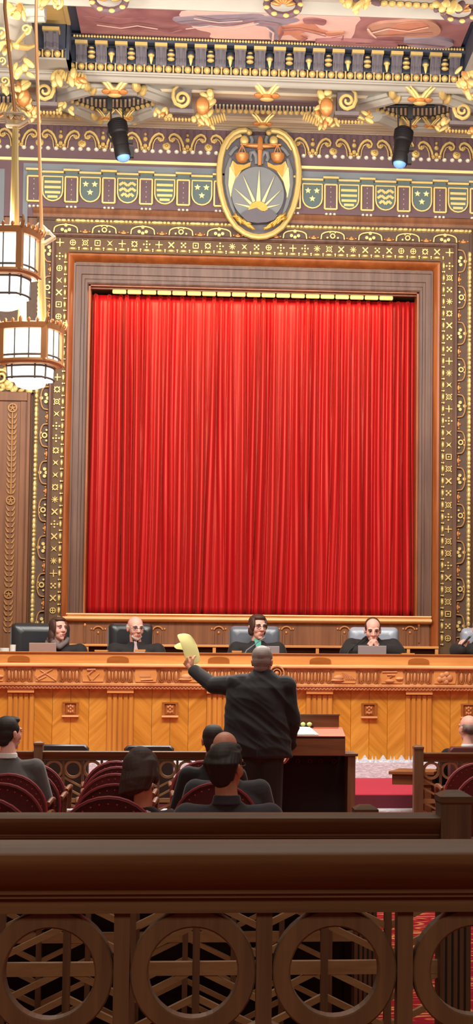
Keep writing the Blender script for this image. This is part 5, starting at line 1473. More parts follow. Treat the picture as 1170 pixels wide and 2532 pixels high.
# ================================================================== LECTERN
YL = 17.45
lo = Vector((XY(722, 1860, YL), YL, 0)); lec = thing('lectern', 'wide dark wooden lectern with raised back beside the standing man', 'lectern', lo)
lx = lambda px, Y=YL: XY(px, 1850, Y)-lo.x
lz = lambda py, Y=YL, px=800: ZY(px, py, Y)
xR = lx(854); xL = -xR
MB().box(xL, xR, 0, .05, lz(1869), lz(1821)).build('front_fascia', M['lectern_wood'], lec, bevel=.004)
zf0, zf1 = lz(1820), lz(1798, YL+.45)
yb = .45; xr2 = lx(838, YL+.45)+.0
mb = MB(); v = [(xL, 0, zf0-.02), (xR, 0, zf0-.02), (xR, yb, zf1-.02), (xL, yb, zf1-.02), (xL, 0, zf0), (xR, 0, zf0), (xR, yb, zf1), (xL, yb, zf1)]
mb.add(v, [(0, 3, 2, 1), (4, 5, 6, 7), (0, 1, 5, 4), (1, 2, 6, 5), (2, 3, 7, 6), (3, 0, 4, 7)]); mb.build('reading_surface', M['red_top_wood'], lec)
zb1 = lz(1766, YL+.45)
MB().box(-xr2-.0, xr2, yb, yb+.05, zf1-.1, zb1-.012).build('raised_back', M['lectern_wood'], lec); MB().box(-xr2-.006, xr2+.006, yb-.01, yb+.06, zb1-.012, zb1).build('back_cap', M['rail_wood'], lec)
MB().box(xL+.02, xR-.02, .05, yb, lz(1869), zf0-.03).build('body', M['lectern_wood'], lec)
for s_ in (-1, 1):
    a, b = lx(861)*1.0, lx(880); 
    MB().box(s_*a, s_*b, .02, .55, 0, lz(1870)).build('side_wing', M['rail_wood_v'], lec, bevel=.003)
    MB().box(s_*(a-.03), s_*(b+.02), .0, .57, lz(1870), lz(1863)).build('wing_cap', M['rail_wood'], lec, bevel=.004)
MB().box(-lx(861), lx(861), .45, .50, 0, lz(1869)).build('kneehole_back', M['recess_shade'], lec)
for px in (737, 767, 793, 827):
    mb = MB(); c = Vector((lx(px, YL+.44), .44, lz(1882, YL+.44))); mb.ring2(c, EX, EZ, .012, .02, -.012, 12); mb.build('carved_ring', M['carpet_dark'], lec)
# papers and a small device on the slope
def on_slope(px, py):
    lo_, hi_ = YL, YL+.45
    for _ in range(30):
        m_ = (lo_+hi_)/2; zs = zf0+(zf1-zf0)*(m_-YL)/yb
        if ZY(px, py, m_) > zs: lo_ = m_
        else: hi_ = m_
    return UY(px, py, lo_)
P = [on_slope(*p) for p in ((700, 1819.5), (788, 1819.5), (766, 1801), (700, 1800.5))]
c = sum(P, Vector())/4
ps_ = thing('paper_sheet', 'white paper sheets lying on the sloping lectern top', 'papers', c)
mb = MB(); mb.add([p-c+Vector((0, 0, .002)) for p in P]+[p-c+Vector((0, 0, .012)) for p in P], [(0, 3, 2, 1), (4, 5, 6, 7), (0, 1, 5, 4), (1, 2, 6, 5), (2, 3, 7, 6), (3, 0, 4, 7)]); mb.build('sheet', M['white_paper'], ps_)
mb = MB(); mb.add([(p-c)*.92+Vector((-.02, -.01, .0115)) for p in P]+[(p-c)*.92+Vector((-.02, -.01, .016)) for p in P], [(0, 3, 2, 1), (4, 5, 6, 7), (0, 1, 5, 4), (1, 2, 6, 5), (2, 3, 7, 6), (3, 0, 4, 7)]); mb.build('top_sheet', M['white_paper'], ps_)
g = on_slope(758, 1799.5); dv = thing('timer', 'small dark device with yellow green lights on the lectern', 'device', g)
MB().box(-.058, .062, -.0, .05, .0, .022).build('body', M['black_metal'], dv, bevel=.004)
for u, w in ((-.03, .022), (.026, .024)):
    mb = MB(); mb.ell((u, -.002, .03), (w, .014, .020), None, 10, 6); mb.build('light', M['green_light'], dv) if False else mb.build('light', M['green_mark'], dv)
# ================================================================== PEOPLE
def solid(prims, voxel, name, mats, parent, smooth=4, cut=None):
    """Join overlapping closed shapes into one continuous surface (voxel remesh + smoothing)."""
    mb = MB()
    for p in prims:
        if p[0] == 'cap':
            _, a, ra, b, rb = p; a = Vector(a); b = Vector(b); d = b-a; L_ = d.length
            R = d.to_track_quat('Z', 'Y').to_matrix() if L_ > 1e-5 else Matrix.Identity(3)
            prof = [(ra*math.cos(t), ra*math.sin(t)) for t in (-1.45, -1.1, -.75, -.35, 0)] + [(rb*math.cos(t), L_+rb*math.sin(t)) for t in (0, .35, .75, 1.1, 1.45)]
            mb.lathe(prof, a, R, 14)
        elif p[0] == 'ell': mb.ell(p[1], p[2], p[3] if len(p) > 3 else None, 18, 12)
        elif p[0] == 'loft':          # list of (centre, rx, ry)
            rs = [[Vector(c)+Vector((rx*math.cos(2*PI*j/24), ry*math.sin(2*PI*j/24), 0)) for j in range(24)] for c, rx, ry in p[1]]
            mb.rings(rs)
        elif p[0] == 'chain':
            pts, rr = p[1], p[2]
            for i in range(len(pts)-1):
                a = Vector(pts[i]); b = Vector(pts[i+1]); d = b-a; L_ = d.length
                R = d.to_track_quat('Z', 'Y').to_matrix(); ra, rb = rr[i], rr[i+1]
                prof = [(ra*math.cos(t), ra*math.sin(t)) for t in (-1.45, -1.0, -.5, 0)] + [(rb*math.cos(t), L_+rb*math.sin(t)) for t in (0, .5, 1.0, 1.45)]
                mb.lathe(prof, a, R, 12)
    o = mb.build(name, mats)
    r = o.modifiers.new('r', 'REMESH'); r.mode = 'VOXEL'; r.voxel_size = voxel; r.use_smooth_shade = True
    s = o.modifiers.new('s', 'SMOOTH'); s.factor = .5; s.iterations = smooth
    dg = bpy.context.evaluated_depsgraph_get(); me = bpy.data.meshes.new_from_object(o.evaluated_get(dg)); me.name = name
    o.modifiers.clear(); old = o.data; o.data = me; bpy.data.meshes.remove(old)
    me.materials.clear()
    for m in (mats if isinstance(mats, (list, tuple)) else [mats]): me.materials.append(m)
    me.polygons.foreach_set('use_smooth', [True]*len(me.polygons))
    if cut:
        import bmesh
        bm = bmesh.new(); bm.from_mesh(me)
        bmesh.ops.delete(bm, geom=[f for f in bm.faces if cut(f.calc_center_median())], context='FACES'); bm.to_mesh(me); bm.free()
    if parent: o.parent = parent
    return o
def hrot(yaw, pitch, roll=0): return rotz(yaw) @ rotx(pitch) @ roty(roll)
def head_prims(c, R, s=1.0, neck=None, beard=False):
    c = Vector(c); T = lambda x, y, z: c + R @ (Vector((x, y, z))*s)
    def E(x, y, z, a, b, d): return ('ell', T(x, y, z), (a*s, b*s, d*s), R)
    P = [E(0, .012, .040, .074, .094, .082), E(0, -.022, -.005, .066, .070, .085), E(0, -.030, -.058, .050, .056, .054), E(0, -.066, -.092, .024, .022, .022),
         E(-.03, -.072, .034, .028, .018, .012), E(.03, -.072, .034, .028, .018, .012), E(-.038, -.056, -.018, .025, .022, .032), E(.038, -.056, -.018, .025, .022, .032),
         ('cap', T(0, -.086, .022), .009*s, T(0, -.106, -.018), .014*s), E(-.014, -.092, -.022, .010, .012, .009), E(.014, -.092, -.022, .010, .012, .009),
         ('cap', T(-.018, -.084, -.055), .011*s, T(.018, -.084, -.055), .011*s), E(0, -.080, -.070, .026, .014, .010)]
    for sg in (-1, 1):
        P += [E(sg*.075, .014, -.004, .011, .018, .030), E(sg*.079, .021, .008, .009, .016, .018)]
    if neck: P += [('cap', T(0, .012, -.07), .052*s, neck, .058*s)]
    return P
def face_parts(parent, c, R, s=1.0, brow='hair_dark', glasses=False, gm='black_metal', lips='lip'):
    c = Vector(c); T = lambda x, y, z: c + R @ (Vector((x, y, z))*s)
    for sg in (-1, 1):
        mb = MB(); mb.ell(T(sg*.031, -.0815, .010), (.013*s, .008*s, .0058*s), R, 10, 6, 0); mb.ell(T(sg*.031, -.0875, .010), (.0058*s, .003*s, .0052*s), R, 8, 6, 1)
        mb.tube([T(sg*.015, -.088, .016), T(sg*.031, -.0905, .0195), T(sg*.047, -.084, .015)], .0028*s, 5, 1)
        mb.build('eye', [M['eye_white'], M['eye_dark']], parent)
        mb = MB(); mb.tube([T(sg*.014, -.090, .031), T(sg*.031, -.0915, .037), T(sg*.050, -.082, .032)], [.003*s, .0038*s, .002*s], 6); mb.build('eyebrow', M[brow], parent)
    mb = MB(); mb.tube([T(-.024, -.088, -.056), T(-.008, -.0965, -.0535), T(.008, -.0965, -.0535), T(.024, -.088, -.056)], [.003*s, .0055*s, .0055*s, .003*s], 6); mb.tube([T(-.018, -.089, -.062), T(0, -.096, -.0625), T(.018, -.089, -.062)], [.003*s, .006*s, .003*s], 6); mb.build('lips', M[lips], parent)
    if glasses:
        mb = MB()
        for sg in (-1, 1):
            mb.tube([T(sg*.033+.024*math.cos(a*2*PI/16), -.100+.006*abs(math.cos(a*2*PI/16)), .008+.019*math.sin(a*2*PI/16)) for a in range(16)], .0022*s, 5, 0, True)
            mb.tube([T(sg*.057, -.092, .012), T(sg*.080, -.03, .012), T(sg*.083, .02, .012)], .002*s, 5)
        mb.tube([T(-.010, -.101, .012), T(.010, -.101, .012)], .002*s, 5); mb.build('glasses', M[gm], parent)
def hand_prims(w, d, up, s=1.0, side=1, curl=(.5, .5, .5, .5), spread=.1, thumb=.6):
    """w wrist; d direction wrist->knuckles; up = back-of-hand normal; fingers curl away from up"""
    w = Vector(w); d = Vector(d).normalized(); up = Vector(up); up = (up-d*up.dot(d)).normalized(); x = d.cross(up)*side
    P = [('cap', w, .027*s, w+d*.03*s, .026*s)]
    for k in range(4): P.append(('cap', w+d*.02*s+x*(k-1.5)*.010*s, .014*s, w+d*.088*s+x*(k-1.5)*.0205*s, .0115*s))
    for k, (L_, cu) in enumerate(zip((.074, .084, .078, .060), curl)):
        p = w+d*.088*s+x*(k-1.5)*.0205*s; dd = (d+x*(k-1.5)*spread).normalized(); a = 0; pts = [p]
        for j, f in enumerate((.46, .30, .24)):
            a += cu*(1.0 if j == 0 else 1.15); v = dd*math.cos(a)-up*math.sin(a); p = p+v*L_*f*s; pts.append(p)
        P.append(('chain', pts, [.0098*s, .0092*s, .0085*s, .0075*s]))
    p0 = w+d*.02*s-x*.026*s; p1 = p0+(d*.7-x*.75).normalized()*.042*s-up*.008*s; p2 = p1+(d*math.cos(thumb)-x*.15-up*math.sin(thumb)).normalized()*.034*s; p3 = p2+(d*math.cos(thumb*1.3)+x*.25-up*math.sin(thumb*1.3)).normalized()*.026*s
    P.append(('chain', [p0, p1, p2, p3], [.016*s, .0125*s, .011*s, .009*s]))
    return P
def arm(sh, el, wr, r=(.052, .042, .028)): return [('cap', sh, r[0], el, r[1]), ('cap', el, r[1], wr, r[2])]
def hair_locks(c, R, s, pts_fn, n, r, rng):
    P = []
    for i in range(n):
        P.append(('chain', [Vector(c)+R @ (Vector(p)*s) for p in pts_fn(rng, i/n)], [r*.9*s, r*s, r*.5*s]))
    return P
def cap_hair(c, R, s=1.0, kind='short'):
    c = Vector(c); T = lambda x, y, z: c + R @ (Vector((x, y, z))*s)
    def E(x, y, z, a, b, d): return ('ell', T(x, y, z), (a*s, b*s, d*s), R)
    P = [E(0, .024, .052, .080, .094, .080), E(0, .045, .01, .074, .068, .080)]
    if kind == 'short': P += [E(0, .060, -.045, .055, .038, .045), E(-.055, .01, .04, .026, .055, .045), E(.055, .01, .04, .026, .055, .045), E(0, -.025, .100, .062, .06, .028)]
    if kind == 'bob': P += [E(0, -.02, .098, .066, .064, .034), E(-.066, -.015, .03, .022, .05, .07), E(.066, -.015, .03, .022, .05, .07), E(-.064, .01, -.03, .026, .045, .05), E(.064, .01, -.03, .026, .045, .05), E(0, .06, -.03, .07, .04, .06)]
    if kind == 'long': P += [E(0, -.015, .098, .068, .066, .030), E(-.07, -.005, .02, .024, .055, .075), E(.07, -.005, .02, .024, .055, .075), E(-.078, .01, -.07, .030, .045, .07), E(.075, .01, -.07, .028, .04, .06), E(0, .065, -.06, .08, .045, .10), E(-.08, .0, -.13, .030, .04, .05), E(.085, .01, -.125, .026, .04, .045)]
    if kind == 'balding': P = [E(0, .055, .035, .072, .062, .066), E(-.060, .03, .035, .022, .055, .042), E(.060, .03, .035, .022, .055, .042), E(-.070, .01, .03, .012, .028, .05), E(.070, .01, .03, .012, .028, .05), E(0, .02, .105, .045, .05, .018)]
    if kind == 'receding': P = [E(0, .042, .050, .079, .082, .080), E(0, .045, .01, .074, .068, .080), E(-.058, .012, .035, .021, .05, .045), E(.058, .012, .035, .021, .05, .045)]
    if kind == 'fringe': P = [E(0, .062, .005, .070, .050, .055), E(-.064, .035, .01, .018, .05, .036), E(.064, .035, .01, .018, .05, .036)]
    return P

def seated(name_label, loc, head, yaw, pitch, skin, cloth, hair, hairm, roll=0, arms=None, glasses=False, brow='hair_dark', face=True, voxel=.0055, robe=True, wide=1.0, hs=1.0, facing=-1, cat='person', shz=None, beard=None, hands=None, gm='black_metal', neck_open=None, lower=True):
    """loc: seat point on the world; head: head centre in local coords; facing -1 looks to -Y, +1 to +Y (knees direction)"""
    t = thing('person', name_label, cat, loc)
    h = Vector(head); R = hrot(yaw, pitch, roll); f = facing
    sz = shz if shz else h.z-(.185 if robe else .21)
    cx_ = h.x*.75; cy = h.y*.75
    nb = Vector((h.x*.92, h.y*.95-f*.02, sz+.055))
    chest = Vector((cx_*.8, cy*.8, sz-.12)); 
    shL, shR = Vector((cx_-.175*wide, cy, sz-.01)), Vector((cx_+.175*wide, cy, sz-.01))
    P = head_prims(h, R, hs, nb)
    P += [('ell', (0, 0, .09), (.165*wide, .125, .11)), ('loft', [((0, 0, .05), .15*wide, .11), ((cx_*.4, cy*.4, sz*.45), .145*wide, .105), (tuple(chest), .165*wide, .11), ((cx_, cy, sz-.03), .15*wide, .08), ((cx_, cy, sz+.03), .07, .05)]), ('cap', shL-Vector((0, 0, .035)), .05, shR-Vector((0, 0, .035)), .05)]
    if arms is None: arms = [(shL+Vector((-.07, f*.06, -.26)), shL+Vector((.02, f*.30, -.30))), (shR+Vector((.07, f*.06, -.26)), shR+Vector((-.02, f*.30, -.30)))]
    for sh, (el, wr) in zip((shL, shR), arms): P += arm(sh-Vector((0, 0, .035)), el, wr)
    for i, (el, wr) in enumerate(arms):
        if hands and hands[i] is not None: P += hands[i]
        else: P += hand_prims(wr, Vector((0, f, -.1)), Vector((0, 0, 1)), 1, 1 if i == 0 else -1)
    for sg in (-1, 1):
        if lower: P += [('cap', (sg*.09, 0, .07), .082, (sg*.12, f*.42, .07), .058), ('cap', (sg*.12, f*.42, .07), .055, (sg*.12, f*.44, -.34), .042), ('cap', (sg*.12, f*.44, -.36), .036, (sg*.12, f*.56, -.385), .03)]
    solid(P, voxel, 'body', M[skin], t, 3)
    g = .022 if robe else .014
    C = [('ell', (0, 0, .09), (.18*wide+g, .135+g, .12)), ('loft', [((0, 0, .02), .17*wide+g, .13+g), ((cx_*.4, cy*.4, sz*.45), .16*wide+g, .12+g), (tuple(chest), .18*wide+g, .122+g), ((cx_, cy, sz-.075), .185*wide, .095+g*.5), ((cx_, cy, sz-.02), .135*wide, .080), ((cx_, cy, sz+.018), .098, .070), ((nb.x, nb.y, sz+.052), .066, .060)]), ('cap', shL-Vector((0, 0, .028)), .056+g, Vector((cx_, cy, sz-.045)), .06), ('cap', shR-Vector((0, 0, .028)), .056+g, Vector((cx_, cy, sz-.045)), .06)]
    fl = 1.35 if robe else 1.0
    for sh, (el, wr) in zip((shL, shR), arms):
        el, wr = Vector(el), Vector(wr); we = wr+(el-wr)*.12
        C += [('cap', Vector(sh)-Vector((0, 0, .028)), .060+g, el, .054*fl+g*.6), ('cap', el, .054*fl+g*.6, we, (.060 if robe else .036)+.004)]
    if lower:
        for sg in (-1, 1):
            C += [('cap', (sg*.09, 0, .07), .096, (sg*.12, f*.42, .07), .070), ('cap', (sg*.12, f*.42, .07), .07, (sg*.12, f*.44, -.30), .056 if not robe else .08)]
    solid(C, .009, 'robe' if robe else 'suit', M[cloth], t, 3)
    if hair: solid(cap_hair(h, R, hs, hair), .005, 'hair', M[hairm], t, 3)
    if face: face_parts(t, h, R, hs, brow, glasses, gm)
    return t, h, R, nb, sz
YJ2 = 21.05
def judge(px, py, label, **k):
    k.setdefault('wide', 1.22)
    hp = UY(px, py, YJ2-.08); seatz = FLOOR_J+.50
    lean = k.pop('lean', 0); o = Vector((hp.x-lean, YJ2+.02, seatz))
    return seated(label, o, hp-o, **k)
# --- 1 woman, long brown hair, grey scarf
t, h, R, nb, sz = judge(144, 1556, 'woman in black robe and grey scarf behind the rose laptop, looking sideways', yaw=D_(38), pitch=D_(-2), skin='skin', cloth='robe_cloth', hair='long', hairm='hair_brown', brow='hair_brown', lean=-.02, hs=1.0)
mat('grey_scarf', srgb(108, 98, 98), .8, noise=.2, nscale=60)
solid([('chain', [nb+Vector((-.09, -.02, .03)), nb+Vector((-.05, -.085, -.0)), nb+Vector((.02, -.105, -.05)), nb+Vector((.08, -.05, .0)), nb+Vector((.09, .03, .03))], [.028, .032, .03, .026, .024]), ('chain', [nb+Vector((-.11, .0, .0)), nb+Vector((-.10, -.07, -.06)), nb+Vector((-.04, -.11, -.09))], [.026, .028, .02])], .006, 'scarf', M['grey_scarf'], t)
# --- 2 bald, white beard, glasses, patterned tie
t, h, R, nb, sz = judge(335, 1555, 'bald man with short white beard and glasses in black robe and pale tie', yaw=D_(22), pitch=D_(6), skin='skin', cloth='robe_cloth', hair='fringe', hairm='hair_white', brow='hair_grey', glasses=True, lean=-.03, hs=1.04, wide=1.25, gm='slate_dark')
T = lambda x, y, z: h + R @ Vector((x, y, z))
solid([('ell', T(0, -.062, -.090), (.036, .030, .026), R), ('cap', T(-.045, -.045, -.075), .014, T(0, -.075, -.100), .016), ('cap', T(.045, -.045, -.075), .014, T(0, -.075, -.100), .016), ('cap', T(-.022, -.092, -.042), .006, T(.022, -.092, -.042), .006)], .004, 'beard', M['hair_white'], t, 2)
def vfront(t, nb, m_in, w, tie=None, dx=0, yoff=-.10):
    """shirt wedge (and tie) showing in the open neck"""
    mb = MB(); z0 = nb.z+.02
    pts = [(nb.x-w, nb.y-.055, z0), (nb.x+w, nb.y-.055, z0), (nb.x+dx+w*.55, nb.y+yoff-.035, z0-.12), (nb.x+dx, nb.y+yoff-.06, z0-.26), (nb.x+dx-w*.55, nb.y+yoff-.035, z0-.12)]
    mb.add([Vector(p) for p in pts]+[Vector(p)+Vector((0, .012, 0)) for p in pts], [tuple(range(5)), tuple(range(5, 10))]+[(i, (i+1) % 5, (i+1) % 5+5, i+5) for i in range(5)])
    mb.build('shirt', M[m_in], t)
    if tie:
        mb = MB(); mb.rings([[(nb.x+dx*q_+sx*ww, nb.y+yy+dyy, z0-zz_) for sx, dyy in ((-1, 0), (1, 0), (1, .012), (-1, .012))] for q_, ww, yy, zz_ in ((0, .016, -.075, .015), (.2, .012, -.10, .05), (.6, .024, yoff-.06, .13), (1, .032, yoff-.078, .26))], 0, False); mb.build('necktie', M[tie], t)
vfront(t, nb, 'robe_cloth', .03, 'stripe_tie', .02)
# --- 3 woman, short dark hair, glasses, teal collar
t, h, R, nb, sz = judge(637, 1552, 'woman with short dark hair, glasses and teal collar in black robe', yaw=D_(26), pitch=D_(3), skin='skin', cloth='robe_cloth', hair='bob', hairm='hair_brown', brow='hair_dark', glasses=True, hs=1.06)
vfront(t, nb, 'teal_cloth', .038, None, .015)
# --- 4 man balding, hands clasped before his mouth
hp = UY(922, 1560, YJ2-.2); o = Vector((hp.x, YJ2+.02, FLOOR_J+.50)); hh = hp-o; R4 = hrot(0, D_(14))
chin = hh + R4 @ Vector((0, -.105, -.105))
wl_, wr_ = chin+Vector((-.050, -.055, -.070)), chin+Vector((.050, -.055, -.070))
sh_z = hh.z-.115
eL, eR = Vector((hh.x-.26, hh.y-.02, .47)), Vector((hh.x+.26, hh.y-.02, .47))
hl = hand_prims(wl_, Vector((.34, .10, .9)), Vector((-.8, -.55, .25)), 1.0, 1, (.55, .6, .65, .7), .02, .3)
hr = hand_prims(wr_, Vector((-.34, .10, .9)), Vector((.8, -.55, .25)), 1.0, -1, (.7, .75, .8, .85), .02, .3)
t, h, R, nb, sz = seated('balding man in black robe with hands clasped before his mouth', o, hh, 0, D_(14), 'skin', 'robe_cloth', 'receding', 'hair_brown', arms=[(eL, wl_), (eR, wr_)], hands=[hl, hr], brow='hair_brown', shz=sh_z, wide=1.25, hs=1.05, voxel=.0045)
# --- 5 man cut by the right edge
hp = UY(1187, 1556, YJ2-.08); o = Vector((hp.x+.02, YJ2+.02, FLOOR_J+.50)); hh = hp-o
hw = UY(1148, 1596, YJ2-.26)-o
wr_ = hw+Vector((-.02, -.02, -.05)); eL = Vector((hw.x-.06, hw.y+.10, .50))
hl = hand_prims(wr_, Vector((.22, .06, .95)), Vector((-.6, -.75, .1)), 1.05, 1, (1.0, 1.0, 1.0, 1.0), .03, .5)
sR = Vector((hh.x+.24, -.05, .45))
t, h, R, nb, sz = seated('person in black robe cut off by the right edge, hand raised to face', o, hh, D_(-20), D_(4), 'skin', 'robe_cloth', 'short', 'hair_grey', arms=[(eL, wr_), (sR, sR+Vector((-.05, -.25, -.05)))], hands=[hl, None], shz=hh.z-.17, wide=1.2, voxel=.0045)
g_ = wr_+Vector((.028, -.035, .105)); mb = MB(); mb.tube([g_+Vector((-.035, -.005, -.05)), g_+Vector((.045, .0, .035))], .011, 10); ph = thing('pen', 'black pen held by the person at the right edge of the bench', 'pen', o)
mb.build('barrel', M['black_metal'], ph); mb = MB(); mb.tube([g_+Vector((.045, .0, .035)), g_+Vector((.058, .001, .049))], [.011, .004], 10); mb.build('tip', M['slate'], ph)

# --- standing advocate, back to us
YMAN = 17.0; S_M = SC(UY(648, 1700, YMAN))
def mp(px, py, dy=0.0): return UY(px, py, YMAN+dy)-mo_
mo_ = Vector((XY(655, 1800, YMAN), YMAN, 0.0))
t = thing('person', 'standing man in black suit, back to us, raising a yellow sheet', 'person', mo_)
hc = mp(649, 1638, .02); RM = hrot(PI-D_(12), D_(3))
shL, shR = mp(584, 1690, .0), mp(708, 1695, .0); elL, wrL = mp(528, 1694, .20), mp(474, 1654, .38)
elR, wrR = mp(722, 1782, .02), mp(716, 1848, .10)
nb = mp(650, 1668, .0)
P = head_prims(hc, RM, 1.06, nb)
hipz = 0.93
P += [('loft', [((-.05, 0, hipz-.05), .17, .11), ((-.055, 0, 1.12), .17, .11), ((-.03, 0, 1.32), .19, .115), ((-.01, 0, shL.z-.06), .17, .09), ((0, 0, shL.z+.03), .07, .05)]), ('cap', shL, .06, shR, .06)]
P += arm(shL, elL, wrL, (.056, .046, .030)) + arm(shR, elR, wrR, (.056, .046, .030))
hd = (mp(459, 1632, .43)-wrL); P += hand_prims(wrL, hd, Vector((-.75, -.45, .1)), 1.08, -1, (1.1, 1.1, 1.15, 1.2), .03, .9)
P += hand_prims(wrR, Vector((-.1, .25, -1)), Vector((1, -.2, 0)), 1.05, -1, (.5, .5, .55, .6), .04)
hipL, hipR = Vector((-.14, 0, hipz-.06)), Vector((.04, 0, hipz-.06))
footL, footR = Vector((-.14, .02, .06)), Vector((.07, 0, .06))
for a, b in ((hipL, footL), (hipR, footR)):
    k = (a+b)/2+Vector((0, .02, .02)); P += [('cap', a, .088, k, .062), ('cap', k, .058, b, .04), ('cap', b, .042, b+Vector((0, .16, -.025)), .034)]
solid(P, .005, 'body', M['skin_tan'], t, 3)
def A(px, py): p = mp(px, py); return p
def lv(pl, pr, py, ry, dy=0):
    a, b = mp(pl, py), mp(pr, py); return ((a.x+b.x)/2, dy, a.z), (b.x-a.x)/2, ry
J = [('loft', [lv(551, 722, 1871, .165, .0), lv(549, 720, 1840, .165), lv(554, 716, 1800, .16), lv(559, 712, 1760, .15), lv(560, 714, 1725, .145), lv(563, 720, 1700, .13), lv(572, 716, 1686, .10), lv(606, 692, 1673, .085), lv(624, 676, 1663, .070), lv(627, 673, 1657, .066)])]
J += [('cap', shL, .078, shR, .076)]
weL = wrL+(elL-wrL)*.10; weR = wrR+(elR-wrR)*.08
J += [('cap', shL+Vector((.02, 0, -.02)), .088, elL, .066), ('cap', elL, .064, weL, .046), ('cap', shR+Vector((-.01, 0, -.02)), .084, elR, .066), ('cap', elR, .065, weR, .052)]
jk = solid(J, .0075, 'jacket', M['black_cloth'], t, 4)
from mathutils import noise as mn
def creases(o, amp, diag, sc, ysign):
    me = o.data; no = [v.normal.copy() for v in me.vertices]
    for v, n_ in zip(me.vertices, no):
        p = v.co; w = p.x*diag+p.z
        q_ = Vector((w*sc+.6*mn.noise(p*2.2), (p.x-p.z*diag)*1.6, p.y*1.5))
        r_ = 1-abs(mn.noise(q_))*2.2
        q2 = Vector((w*sc*1.9+3.1, (p.x-p.z*diag)*2.5+7, p.y*2))
        v.co = p+n_*amp*(r_-.35+.45*(1-abs(mn.noise(q2))*2))
    me.update()
creases(jk, .0125, .75, 7.0, -1)
mb = MB(); v0, v1 = mp(637, 1826, -.160), mp(636, 1872, -.172); mb.bar(v0, v1, .006, .012, (0, -1, 0)); mb.build('back_vent', M['recess_shade'], t)
C = [('cap', mp(628, 1664, -.045), .016, mp(672, 1664, -.045), .016)]
solid([('loft', [((nb.x, 0, nb.z-.02), .075, .068), ((nb.x, 0, nb.z+.035), .066, .062)])], .006, 'shirt_collar', M['black_cloth'], t, 1)
Tz = []
for a, b in ((hipL, footL), (hipR, footR)):
    k = (a+b)/2+Vector((0, .02, .02)); Tz += [('cap', a+Vector((0, 0, .04)), .125, k, .098), ('cap', k, .098, b+Vector((0, 0, .03)), .078)]
Tz += [('ell', (-.05, 0, hipz), (.20, .14, .14))]
solid(Tz, .009, 'trousers', M['black_cloth'], t, 3)
for b in (footL, footR): solid([('cap', b+Vector((0, -.03, -.015)), .046, b+Vector((0, .17, -.03)), .038)], .007, 'shoe', M['black_leather'], t, 2)
solid(cap_hair(hc, RM, 1.07, 'short'), .005, 'hair', M['hair_grey'], t, 3)
face_parts(t, hc, RM, 1.06, 'hair_grey')
# the curled yellow sheets in his hand
yo = mp(470, 1640, .42)+mo_
pp = thing('paper_sheet', 'curled yellow paper sheets held up by the standing man', 'paper', yo)
def sheet(cols, name, m, th=.004):
    # cols: list of polylines (px,py,dy) from left to right, same length
    mb = MB(); n = len(cols[0]); k = len(cols); vs = []
    for off in (0, th):
        for c in cols:
            for (x, y, d) in c: vs.append(UY(x, y, YMAN+d)-yo+Vector((0, off, 0)))
    fs = []
    N_ = n*k
    for i in range(k-1):
        for j in range(n-1):
            a = i*n+j; fs.append((a, a+1, a+n+1, a+n)); fs.append((N_+a, N_+a+n, N_+a+n+1, N_+a+1))
    edge = [i*n for i in range(k)]+[(k-1)*n+j for j in range(1, n)]+[i*n+n-1 for i in range(k-2, -1, -1)]+[j for j in range(n-2, 0, -1)]
    for a, b in zip(edge, edge[1:]+edge[:1]): fs.append((a, b, N_+b, N_+a))
    mb.add(vs, fs, 0, True); o_ = mb.build(name, m, pp, angle=60)
    s_ = o_.modifiers.new('sub', 'SUBSURF'); s_.levels = 2; s_.render_levels = 2; return o_
sheet([[(434, 1569, .34), (447, 1590, .36), (453, 1612, .38), (460, 1640, .40)], [(446, 1566, .42), (456, 1586, .40), (464, 1612, .41), (469, 1642, .42)], [(464, 1565, .47), (472, 1588, .44), (480, 1612, .45), (483, 1645, .46)], [(476, 1574, .46), (486, 1592, .50), (494, 1614, .51), (496, 1638, .50)]], 'front_sheet', M['yellow_paper'])
sheet([[(428, 1598, .40), (432, 1602, .40), (436, 1606, .40)], [(440, 1590, .46), (446, 1598, .45), (450, 1606, .44)], [(452, 1586, .50), (458, 1598, .49), (462, 1612, .47)]], 'curled_corner', M['yellow_paper'])

# --- people in the gallery, seen from behind
def onlooker(px, py, Y, label, seat_drop=.66, **k):
    hp = UY(px, py, Y); o = Vector((k.pop('bx', hp.x), Y-.02, hp.z-seat_drop)); return seated(label, o, hp-o, **k)
mat('jacket_grey', srgb(92, 88, 88), .9, sheen=.2, noise=.12, nscale=80)
t, h, R, nb, sz = onlooker(22, 1815, 15.1, 'dark haired man in grey suit at the left edge, turned to the right', yaw=PI+D_(38)*-1, pitch=0, skin='skin', cloth='jacket_grey', hair='short', hairm='hair_dark', facing=1, robe=False, wide=1.12, brow='hair_dark', hs=1.02)
solid([('loft', [((nb.x, nb.y, nb.z-.02), .072, .066), ((nb.x, nb.y, nb.z+.02), .064, .06)])], .006, 'shirt_collar', M['white_cloth'], t, 1)
mat('print_cloth', srgb(150, 145, 148), .8)
nt = M['print_cloth'].node_tree; b_ = nt.nodes['Principled BSDF']; tc_ = nt.nodes.new('ShaderNodeTexCoord'); vv = nt.nodes.new('ShaderNodeTexVoronoi'); vv.inputs['Scale'].default_value = 22; rp = nt.nodes.new('ShaderNodeValToRGB'); rp.color_ramp.interpolation = 'CONSTANT'; rp.color_ramp.elements[0].color = srgb(206, 200, 200); rp.color_ramp.elements[1].position = .32; rp.color_ramp.elements[1].color = srgb(30, 27, 30)
nt.links.new(tc_.outputs['Object'], vv.inputs['Vector']); nt.links.new(vv.outputs['Distance'], rp.inputs[0]); nt.links.new(rp.outputs[0], b_.inputs['Base Color'])
